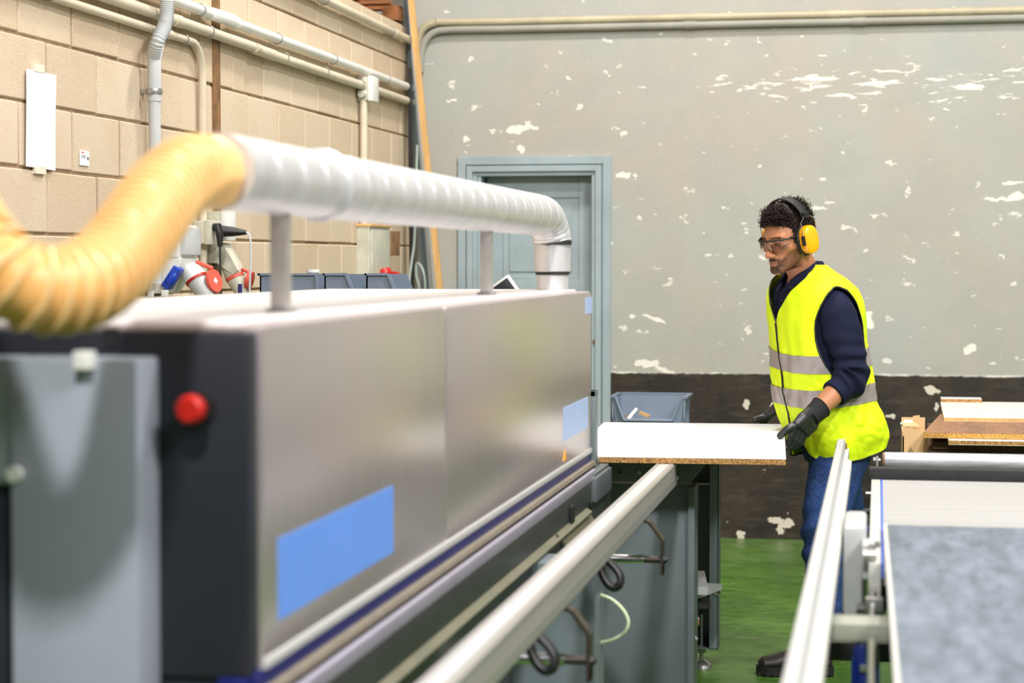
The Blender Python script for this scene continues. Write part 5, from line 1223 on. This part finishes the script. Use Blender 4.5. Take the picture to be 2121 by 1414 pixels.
# eyes
for s in (-1, 1):
    e = MB(); e.ball(hd_(s*.031, -.0795, .002), .0118, 24, 16); eo = e.build('eye', M['eye_white'], man)
    g_ = Vector((s*.001, -1, -.32)).normalized(); c = Vector((s*.031, -.0795, .002)); e = MB(); e.tube([hd_(*(c+g_*.0098)), hd_(*(c+g_*.0121))], [.0054, .0044], 20); e.build('iris', M['iris'], eo)
    # lids
    e = MB(); c = Vector((s*.031, -.0795, .002)); r_ = .0129
    for (lo_e, hi_e) in ((lambda z_: 13*math.cos(z_)-3, lambda z_: 84), (lambda z_: -84, lambda z_: -24*math.cos(z_)+2)):
        rows = []
        for k in range(17):
            az = math.radians(-84+168*k/16); rows.append([])
            for m_ in range(9):
                el = math.radians(lo_e(az)+(hi_e(az)-lo_e(az))*m_/8); rows[-1].append(hd_(*(c+Vector((math.sin(az)*math.cos(el), -math.cos(az)*math.cos(el), math.sin(el)))*r_)))
        e.grid(rows)
    lid = e.build('eyelid', M['skin'], man); colattr(lid, np.tile(np.array(rgb(160, 104, 76)[:3]), (len(lid.data.vertices), 1)))
# ---- hair
def surf(d):
    d = np.array(d, float); d /= np.linalg.norm(d, axis=1)[:, None]; t = np.full(len(d), .17)
    for _ in range(50): t -= np.clip(headf(CEN+d*t[:, None])*0.8, -0.002, 0.01)
    return CEN+d*t[:, None], d
def hairline(p):    # >0 inside the hair
    x, y, z = p; a_ = abs(x)
    front = z-(.066+0.006*math.cos(a_*60))
    side = min(z-(-.012 if y > -.030 else .045+(-.030-y)*0.6), (y+.052)*1.2) if a_ > .04 else -1
    back = min(z+.070, (y-.035)*1.5)
    return max(front, side, back)
rh = np.random.RandomState(3)
dd_ = rh.normal(size=(12000, 3)); pts_h, dn = surf(dd_)
hm = MB(); cnt = 0
# base cap
nt2, np2 = 70, 90; grid_d = np.array([(math.sin(t)*math.sin(p), math.sin(t)*math.cos(p), math.cos(t)) for t in np.linspace(0.02, 2.5, nt2) for p in np.linspace(0, 2*PI, np2, endpoint=False)])
gp_, gd_ = surf(grid_d)
vals = [hairline(p) for p in gp_]
off = []
for p, v in zip(gp_, vals):
    topness = max(0.0, min(1.0, (p[2]-.055)/.05)); o_ = .004+(.020*topness+.012*max(0.0, min(1.0, (-p[1]-.03)/.04))*topness)*(1.0 if p[1] < .06 else .6)*(.45 if abs(p[1]-.012) < .02 else 1.0)+.004*vn(p, 60)+.005*vn(p, 110, 2)
    off.append(o_ if v > 0 else -.004)
gv = [hd_(*(p+d*o_)) for p, d, o_ in zip(gp_, gd_, off)]
fs = []
for i in range(nt2-1):
    for j in range(np2):
        j2 = (j+1) % np2; q = (i*np2+j, i*np2+j2, (i+1)*np2+j2, (i+1)*np2+j)
        if max(vals[k] for k in q) > -.002: fs.append(q)
hm._a(gv, fs)
for p, d in zip(pts_h, dn):
    v = hairline(p)
    if v < 0.0: continue
    topness = max(0.0, min(1.0, (p[2]-.05)/.045))*(0.3 if abs(p[1]-.012) < .022 else 1.0); frontness = max(0.0, min(1.0, (-p[1]-.02)/.05))*topness*1.6
    if topness < .3 and rh.rand() < .2: continue
    cnt += 1
    if cnt > 3000: break
    nrm = Vector(d); base = Vector(p)+nrm*(.002+(.014*topness+.010*frontness)*rh.rand())
    # hair direction: forward and sideways
    tdir = (Vector((rh.normal()*.8, -1.0+rh.normal()*.6, rh.normal()*.6))); tdir = (tdir-nrm*tdir.dot(nrm)).normalized(); bd_ = nrm.cross(tdir)
    Lh = (.010+.017*topness+.010*frontness)*(0.7+.6*rh.rand()); cr = (.0022+.0060*topness)*(0.6+.8*rh.rand()); turns = 0.8+1.4*rh.rand()*topness; ph = rh.rand()*6.28; sg = 1 if rh.rand() < .5 else -1
    n = 9; P = []
    for k in range(n):
        u = k/(n-1.0); a = ph+sg*turns*2*PI*u
        P.append(hd_(*(base+tdir*(Lh*u)+nrm*(cr*math.sin(a)*(.3+.7*u)+(.004+.010*topness)*u)+bd_*(cr*math.cos(a)))))
    hm.tube(P, [.0016*(1-.7*k/(n-1.0))+.0002 for k in range(n)], 4, cap=False)
hm.build('hair', M['hair'], man, ang=80)
# ---- ear defenders
ed = MB()
band = [hd_(.104*math.sin(a), .012, .050+.096*math.cos(a)) for a in np.linspace(-1.32, 1.32, 40)]
ed.tube(band, .0028, 12, ry=.0028, up=hd_(0, 1, 0)-HC)
bo = MB()
rows = []
for a in np.linspace(-1.30, 1.30, 44):
    ca, sa = math.cos(a), math.sin(a); rows.append([hd_((.1035+o_)*sa, .012+wy, .050+(.096+o_)*ca) for (o_, wy) in ((0, -.017), (.0045, -.015), (.006, 0), (.0045, .015), (0, .017), (-.001, 0))])
bo.grid(rows, wrap=True); bo._a([v for v in rows[0]], [(0, 1, 2, 3, 4, 5)]); bo._a([v for v in rows[-1]], [(5, 4, 3, 2, 1, 0)])
ear = bo.build('ear_defenders', M['black'], man, recalc=True)
for s in (-1, 1):
    # cup: superellipsoid
    P = []; nn, mm = 26, 40
    for i in range(nn+1):
        v = -PI/2+PI*i/nn; row = []
        for j in range(mm):
            u = 2*PI*j/mm
            def sg_(w_, e): return math.copysign(abs(w_)**e, w_)
            cx_ = sg_(math.sin(v), .62); rr_ = abs(math.cos(v))**.45
            row.append(hd_(s*(.098+.024*cx_), .010+.035*rr_*sg_(math.cos(u), .78), -.006+.052*rr_*sg_(math.sin(u), .78)))
        P.append(row)
    c_ = MB(); c_.grid(P, wrap=True); c_.build('ear_cup', M['amber'], ear, recalc=True)
    c_ = MB(); c_.tube([hd_(s*.0755, .010+.031*math.cos(a), -.006+.046*math.sin(a)) for a in np.linspace(0, 2*PI, 30, endpoint=False)], .0095, 12, closed=True); c_.build('ear_cushion', M['rubber'], ear)
    for sy in (-1, 1):
        c_ = MB(); c_.tube([hd_(s*.1035, .012+sy*.006, .083), hd_(s*.1055, .012+sy*.016, .078), hd_(s*.108, .012+sy*.036, .062), hd_(s*.108, .012+sy*.037, .0 if sy < 0 else .035), ], .0016, 8); c_.build('wire', M['chrome'], ear)
        if sy > 0: continue
        c_ = MB(); c_.prism([hd_(s*.104, .012+sy*.043, .014), hd_(s*.104, .012+sy*.031, .014), hd_(s*.104, .012+sy*.029, -.02), hd_(s*.104, .012+sy*.045, -.02)], HR3 @ Vector((s*.010, 0, 0))); c_.build('pivot', M['black'], ear)
    c_ = MB(); c_.prism([hd_(s*.100, -.003, .096), hd_(s*.100, .027, .096), hd_(s*.102, .022, .074), hd_(s*.102, .002, .074)], HR3 @ Vector((s*.007, 0, 0))); c_.build('band_end', M['black'], ear)
# ---- safety glasses
def gl(a, zz, o_=0.0): return hd_((.079+o_)*math.sin(a), -.032-(.083+o_)*math.cos(a), zz)
g_ = MB(); rows = []
for a in np.linspace(-1.18, 1.18, 40):
    cut = .012*math.exp(-(a/.16)**2)
    rows.append([gl(a, .017-k*(.017+.024-.010*abs(a)**2*0.5-cut)/6, .0) for k in range(7)])
g_.grid(rows); gls = g_.build('safety_glasses', M['lens'], man)
g_ = MB(); g_.tube([gl(a, .0175+.001*math.cos(a*3), .001) for a in np.linspace(-1.25, 1.25, 40)], .0026, 10, ry=.0034); g_.build('brow_bar', M['black'], gls)
for s in (-1, 1):
    g_ = MB(); g_.tube([gl(s*1.22, .0165, .001), hd_(s*.077, -.03, .016), hd_(s*.080, .02, .010)], .0022, 8, ry=.0045); g_.build('temple', M['black'], gls)
    g_ = MB(); g_.tube([hd_(s*.006, -.110, .004), hd_(s*.010, -.106, -.008), hd_(s*.014, -.100, -.016)], .0016, 8); g_.build('nose_pad', M['grey_plastic'], gls)

# ---- navy polo sweater
sw = MB(); n = 48
rows = []
for py in (905, 860, 800, 740, 690, 650, 620, 598, 580, 568, 560):
    rows.append([S(2*PI*k/n, py, -.016, 0.0)-(Vector((0, 0, .062))+fT*.012)*(max(0.0, math.sin(2*PI*k/n))**2.5*max(0.0, (604-py)/44.0)) for k in range(n)])
sw.grid(rows, wrap=True); sw._a(rows[0], [tuple(range(n-1, -1, -1))]); sw._a(rows[-1], [tuple(range(n))])
def sleeve(S_, E_, W_, t_end, seed, lT_):
    path = smoothpath([S_-lT_*0.05, S_+Vector((0, 0, -.01)), S_.lerp(E_, .5)+lT_*.006, E_, E_.lerp(W_, .5), W_], 26); path = resample(path, .005)
    Ltot = len(path); res = []; rad = []
    ie = min(range(Ltot), key=lambda i: (path[i]-E_).length)
    iw = int(ie+(Ltot-ie)*t_end)
    path = path[:iw]; 
    V = []
    up0 = Vector((0, 0, 1))
    t0 = (path[1]-path[0]).normalized(); u = (up0-t0*up0.dot(t0)).normalized()
    for i, p in enumerate(path):
        t = (path[min(i+1, len(path)-1)]-path[max(i-1, 0)]).normalized(); u = (u-t*u.dot(t)).normalized(); q = t.cross(u)
        s_ = i/float(ie)
        base = float(np.interp(i, [0, ie*.25, ie*.7, ie, ie+(iw-ie)*.5, iw-8, iw], [.064, .070, .066, .063, .058, .052, .050]))
        f = math.exp(-((i-ie-2)/22.0)**2)
        row = []
        for k in range(40):
            a = 2*PI*k/40
            w_ = 0.0125*f*math.sin(i*.62+2.2*math.cos(a+.6)+seed)*(0.6+.4*math.cos(a-1.0)) + .0045*(1-f)*math.sin(i*.12+1.5*math.sin(a*2+seed)) + .007*vn(p+q*math.cos(a)*.06, 16, seed)
            if i > iw-9: w_ *= .15
            row.append(p+(q*math.cos(a)+u*math.sin(a))*(base+w_))
        V.append(row)
    sw.grid(V, wrap=True); sw._a(V[0], [tuple(range(39, -1, -1))]); sw._a(V[-1], [tuple(range(40))])
sleeve(SL, EL, WL, .50, 0.0, lT); sleeve(SR, ER, WR, .50, 2.0, -lT)
# collar
sweater = union(sw, 'sweater', M['navy'], man, 0.0042, 1, 0.4)
cl = MB(); rows = []; n = 60
for k in range(n+1):
    a = math.radians(118+304*k/n); ct, st = math.cos(a), math.sin(a)
    spread = 0.5+0.5*math.sin(a)         # 1 at front
    c0 = tor(558)[0]+fT*0.012; r0 = (.068, .070)
    zlow = -.012-.078*spread**3; 
    base = c0+lT*(r0[0]+.014)*ct+fT*(r0[1]+.016+.02*spread**3)*st+Vector((0, 0, zlow+.010))
    topi = c0+lT*r0[0]*.93*ct+fT*(r0[1]*.95)*st+Vector((0, 0, .030-.082*spread**2.5)); out_ = c0+lT*(r0[0]+.010)*ct+fT*(r0[1]+.010)*st+Vector((0, 0, .026-.078*spread**2.5)); low = c0+lT*(r0[0]+.022)*ct+fT*(r0[1]+.024+.022*spread**3)*st+Vector((0, 0, -.016-.075*spread**3))
    rows.append([base, topi, topi.lerp(out_, .5)+Vector((0, 0, .004)), out_, low, low-(lT*ct+fT*st)*.006])
cl.grid(rows); co = cl.build('collar', M['navy'], man, recalc=True)
bake(co, [('SOLIDIFY', dict(thickness=.003, offset=0)), ('SUBSURF', dict(levels=1))])
pk = MB(); 
for k, py in enumerate((600, 622, 645)):
    p_ = S(PI/2-.05, py, -.016, 0)+fT*.004; pk.tube([p_, p_+fT*.003], .005, 12)
pk.build('button', M['black'], man)

# ---- vest
def hem(th):
    d = (th-PI/2+PI) % (2*PI)-PI; e = (th+PI/3+PI) % (2*PI)-PI
    return 947-60*math.exp(-(d/.32)**2)-30*math.exp(-(e/.75)**2)
NH, NV = 300, 150
def arm_in(th, py, side):
    c = 0.02 if side == 1 else PI-.02
    d = (th-c+PI) % (2*PI)-PI
    if side == -1: d = -d
    cy, ry_ = 690, 97; u = (py-cy)/ry_
    rx = .60 if d > 0 else .62
    if d > 0: rx = .56+.12*max(0, -u)*0
    return (d/rx)**2+u*u
def vneck(th, py):
    d = abs((th-PI/2+PI) % (2*PI)-PI)
    if py > 668: return -1
    lim = (668-py)/100.0*1.0
    lim = float(np.interp(py, [543, 553, 566, 582, 600, 640, 668], [1.9, 1.5, 1.05, .70, .42, .14, 0.0]))
    return lim-d
vt = MB(); P = []
def vlim(py): return max(0.012, float(np.interp(py, [543, 553, 566, 582, 600, 640, 668], [1.9, 1.5, 1.05, .70, .42, .14, 0.0])))
def snap(th, py):
    for sd_ in (1, -1):
        c_ = 0.02 if sd_ == 1 else PI-.02; d = (th-c_+PI) % (2*PI)-PI; u = (py-690)/97.0; v = math.sqrt((d/.58)**2+u*u)
        if .88 < v < 1.10: return c_+d/v, 690+(py-690)/v
    return th, py
def arm_v(th, py):
    r = 9
    for sd_ in (1, -1):
        c_ = 0.02 if sd_ == 1 else PI-.02; d = (th-c_+PI) % (2*PI)-PI; r = min(r, math.sqrt((d/.58)**2+((py-690)/97.0)**2))
    return r
vs = []; par = []
for j in range(NV+1):
    for i in range(NH+1):
        t = j/NV; py = 0.0
        h0 = 0
        th = PI/2+2*PI*i/NH
        for _ in range(3):
            py = hem(th)+(549-hem(th))*t; l_ = vlim(py) if py < 668 else .012; th = PI/2+l_+(2*PI-2*l_)*i/NH
        th2, py2 = snap(th, py); par.append((th2, py2)); vs.append(S(th2, py2, .004))
fs = []
for j in range(NV):
    for i in range(NH):
        q = (j*(NH+1)+i, j*(NH+1)+i+1, (j+1)*(NH+1)+i+1, (j+1)*(NH+1)+i)
        if min(arm_v(*par[k]) for k in q) < .985: continue
        fs.append(q)
vt._a(vs, fs)
used = sorted({k for f in vt.f for k in f}); mp_ = {k: i for i, k in enumerate(used)}; vt.v = [vt.v[k] for k in used]; vt.f = [tuple(mp_[k] for k in f) for f in vt.f]
vest = vt.build('hi_vis_vest', M['hivis'], man, ang=180, recalc=False)
bake(vest, [('SOLIDIFY', dict(thickness=.0025, offset=-1))])
def piping(pts, name='piping', closed=False, r=.0036):
    q = MB(); q.tube(pts, r, 8, closed=closed); return q.build(name, M['black'], vest)
for side in (1, -1):
    c = 0.02 if side == 1 else PI-.02; L_ = []
    for k in range(90):
        a = 2*PI*k/90; L_.append(S(c+.58*math.cos(a), 690+97*math.sin(a), .006))
    piping(L_, closed=True)
piping([S(2*PI*k/200, hem(2*PI*k/200), .005) for k in range(200)], closed=True)
piping([S(PI/2-.0, 668+(hem(PI/2)-668)*k/40, .008) for k in range(41)], r=.0042)
for s in (-1, 1):
    L_ = []
    for k in range(31):
        py = 551+(668-551)*k/30; lim = float(np.interp(py, [543, 553, 566, 582, 600, 640, 668], [1.9, 1.5, 1.05, .70, .42, .14, 0.0])); L_.append(S(PI/2+s*lim, py, .005))
    piping(L_, r=.0028)
for (y0_, nm) in ((737, 'a'), (815, 'b')):
    q = MB(); rows = []
    for k in range(401):
        th = 2*PI*k/400; row = []
        for m_ in range(7):
            py = y0_+(14 if nm == 'a' else 6)*math.cos(th-.75)+(-10 if nm == 'a' else -16)*math.cos(th+.6)*.0 - (10 if nm == 'b' else 4)*math.exp(-((th-2*PI+.5)/.7)**2)-(10 if nm == 'b' else 4)*math.exp(-((th+.5)/.7)**2) + (m_-3)*6.0; row.append(S(th, py, .0088))
        rows.append(row)
    vs = [p for r in rows for p in r]; fs = []
    for k in range(400):
        th = 2*PI*(k+.5)/400
        for m_ in range(6):
            if arm_v(th, y0_+14*math.cos(th-.75)+(m_-2.5)*6) < 1.0 and nm == 'a': continue
            fs.append((k*7+m_, (k+1)*7+m_, (k+1)*7+m_+1, k*7+m_+1))
    q._a(vs, fs); q.build('reflective_band', M['reflective'], vest, ang=180)

# ---- gloves
def glove(W, K, across, normal, thumb, fingers, name, E):
    """W wrist, K knuckle centre; across: unit vector index->little finger; fingers: list of joint lists"""
    g = MB(); ax_ = (K-W).normalized(); sc_ = 1.12
    for k in range(5):
        o_ = across*((k-2)*.0195); g.tube([W+across*((k-2)*.011), W.lerp(K, .5)+o_*.95+normal*.004, K+o_+normal*.002], [.022, .0215, .0155], 14)
    g.tube([W+ax_*.004, W.lerp(K, .4)], [.034, .038], 20, ry=[.028, .024], up=normal)
    for f in fingers:
        f = [Vector(p) for p in f]; path = smoothpath(f, 5); n = len(path); g.tube(path, [.0120-.0034*i/(n-1) for i in range(n)], 12); g.ball(path[-1], .0085, 12, 8)
        for p in f[:3]: g.ball(p, .0122, 12, 8)
    path = smoothpath([Vector(p) for p in thumb], 5); n = len(path); g.tube(path, [.0185-.006*i/(n-1) for i in range(n)], 12); g.ball(path[-1], .0125, 12, 8)
    hnd = union(g, name, M['glove'], man, 0.0024, 2, 0.5)
    c = MB(); d = (E-W).normalized(); pts = []; rs = []
    n = 22
    for k in range(n+1): pts.append(W+ax_*.018+d*(.062*k/n)); rs.append(.0375+.003*k/n+.0004*math.sin(k*1.9)+.002*(k/n)+(.002 if k > n-2 else 0))
    c.tube(pts, rs, 28, ry=[r_*.88 for r_ in rs], up=normal); c.build('glove_cuff', M['glove_knit'], hnd)
    return hnd
KN = at(1657, 890, Y=7.14)
across = Vector((.42, .78, -.46)).normalized()
nl = (KN-WL).normalized().cross(across).normalized()
fin = []
for i, (dy, L1, x2) in enumerate(((-.040, 1.0, 1618), (-.013, 1.06, 1614), (.013, 1.0, 1618), (.038, .82, 1624))):
    k0_ = KN+across*dy
    p1 = k0_+Vector((-.012, 0.002, -.036*L1)); p2 = p1+Vector((-.020, .002, -.016*L1)); p2.z = min(p2.z, .868); p3 = p2+Vector((-.018*L1, 0, .001)); p3.z = min(p3.z, .871)
    fin.append([k0_, p1, p2, p3])
tip = at(1616, 903, Y=7.10); tip.z = .9005+.0115
thb = [WL.lerp(KN, .30)+Vector((-.012, -.022, .0)), WL.lerp(KN, .75)+Vector((-.026, -.034, .006)), at(1632, 888, Y=7.10), tip]
lg_ = glove(WL, KN, across, nl, thb, fin, 'glove', EL); lg_['label'] = 'black glove on the near hand, thumb on the board'
K2 = at(1596, 856, Y=7.83)
ac2 = Vector((.25, .95, 0)).normalized(); nr = (K2-WR).normalized().cross(ac2).normalized()
fin = []
for i, (dy, L1) in enumerate(((-.030, 1.0), (-.010, 1.05), (.010, 1.0), (.03, .85))):
    k0_ = K2+ac2*dy; p1 = k0_+Vector((-.022, .012, -.026*L1)); p2 = p1+Vector((-.012, .010, -.024)); p3 = p2+Vector((-.010, 0, -.018)); fin.append([k0_, p1, p2, p3])
thb = [WR.lerp(K2, .3)+Vector((-.01, -.015, .0)), WR.lerp(K2, .8)+Vector((-.012, -.03, -.004)), at(1580, 864, Y=7.79), at(1563, 869, Y=7.77)]
rg_ = glove(WR, K2, ac2, nr, thb, fin, 'glove', ER); rg_['label'] = 'black glove on the far hand at the back edge of the board'

# ---- jeans
jn = MB()
rows = []; n = 40
for py in (850, 900, 930, 955):
    c, a, b = tor(py); rows.append([c+lT*(a-.036)*math.cos(2*PI*k/n)+fT*(b-.036)*math.sin(2*PI*k/n) for k in range(n)])
jn.grid(rows, wrap=True); jn._a(rows[0], [tuple(range(n-1, -1, -1))]); jn._a(rows[-1], [tuple(range(n))])
def leg(Hp, Kp, Ap, seed, rk):
    path = resample(smoothpath([Hp, Hp.lerp(Kp, .5)+Vector((-.012, 0, 0)), Kp, Kp.lerp(Ap, .5)+Vector((.012, 0, 0)), Ap], 20), .006); n = len(path); ik = min(range(n), key=lambda i: (path[i]-Kp).length); V = []
    u = Vector((0, 1, 0))
    for i, p in enumerate(path):
        t = (path[min(i+1, n-1)]-path[max(i-1, 0)]).normalized(); u = (u-t*u.dot(t)).normalized(); q = t.cross(u)
        base = float(np.interp(i, [0, ik*.4, ik, ik+(n-ik)*.4, n-1], [.112, .098, rk, .072, .064])); f = math.exp(-((i-ik-6)/16.0)**2); f2_ = math.exp(-((i-n+4)/12.0)**2); row = []
        for k in range(44):
            a = 2*PI*k/44
            w_ = .0085*f*math.sin(i*.50+2.4*math.cos(a+seed)) + .006*f2_*math.sin(i*.7+1.6*math.cos(a+2)) + .006*(1-f)*math.sin(a*3+i*.03+seed) + .007*vn(p+q*math.cos(a)*.08+u*math.sin(a)*.08, 11, seed)
            row.append(p+(q*math.cos(a)+u*math.sin(a))*(base+w_))
        V.append(row)
    jn.grid(V, wrap=True); jn._a(V[0], [tuple(range(43, -1, -1))]); jn._a(V[-1], [tuple(range(44))])
leg(HL, KL, AL+Vector((0, 0, .02)), .4, .079); leg(HRt, KR, AR+Vector((0, 0, .03)), 2.0, .076)
jeans = union(jn, 'jeans', M['denim'], man, 0.006, 3, 0.5)
pkt = MB(); L_ = [at(x, y, Y=7.40) for x, y in ((1768, 929), (1785, 944), (1797, 931))]
# ---- boots
def boot(ankle, heel, toe, name):
    d = (toe-heel); d.z = 0; L_ = d.length; d.normalize(); sd = Vector((-d.y, d.x, 0)); up = Vector((0, 0, 1))
    def W_(u, s_, h): return heel+d*(u*L_)+sd*s_+up*(h-heel.z)
    prof = [(-.01, .010), (.0, .028), (.06, .037), (.2, .038), (.4, .036), (.55, .042), (.72, .050), (.86, .046), (.96, .030), (1.01, .010)]
    so = MB(); out = [(u, w_) for u, w_ in prof]+[(u, -w_) for u, w_ in prof[::-1]]
    so.prism([W_(u, s_, .006) for u, s_ in out], (0, 0, .030))
    for k in range(11):
        u = .03+k*.094; w_ = float(np.interp(u, [p[0] for p in prof], [p[1] for p in prof]))+.002
        so.prism([W_(u-.022, -w_, 0), W_(u+.022, -w_, 0), W_(u+.022, w_, 0), W_(u-.022, w_, 0)], (0, 0, .016))
    b = MB()
    b.tube([W_(u, 0, h) for u, h in ((.02, .05), (.15, .06), (.35, .062), (.55, .058), (.75, .048), (.92, .043), (.98, .040))], [.028, .034, .034, .038, .044, .040, .022], 28, ry=[.03, .04, .045, .038, .030, .026, .014], up=(0, 0, 1))
    b.tube(smoothpath([W_(.14, 0, .04), W_(.17, 0, .09), W_(.20, 0, .13), W_(.19, 0, .17)], 5), [.040]*5+[.041]*5+[.043]*5+[.045], 28)
    b.tube([W_(.22, 0, .10), W_(.45, 0, .075), W_(.6, 0, .055)], [.036, .034, .030], 24)
    o = union(b, name, M['boot'], man, .0032, 4); so.build('sole', M['sole'], o, smooth=False)
    lc = MB()
    for k in range(6):
        u = .30+k*.055; h = .142-k*.0135; lc.tube([W_(u-.012, -.024, h-.014), W_(u, -.010, h+.002), W_(u+.008, .010, h), W_(u+.018, .024, h-.018)], .0026, 6); lc.tube([W_(u-.012, .024, h-.014), W_(u, .010, h+.004), W_(u+.008, -.010, h+.002), W_(u+.018, -.024, h-.018)], .0026, 6)
    lc.tube(smoothpath([W_(.30, 0, .148), W_(.36, .02, .175), W_(.42, .03, .165), W_(.38, .02, .14), W_(.31, 0, .146), W_(.36, -.02, .17), W_(.41, -.034, .15), W_(.40, -.03, .12)], 5), .0024, 6)
    lc.build('laces', M['glove_knit'], o); return o
hl = at(1725, 1398, Z=0.0); to = at(1568, 1397, Z=0.0)
b1_ = boot(AL, hl, to, 'boot')
h2 = Vector((AR.x+.05, AR.y+.02, 0)); t2_ = h2+Vector((-.20, -.20, 0)); b2_ = boot(AR, h2, t2_, 'boot')
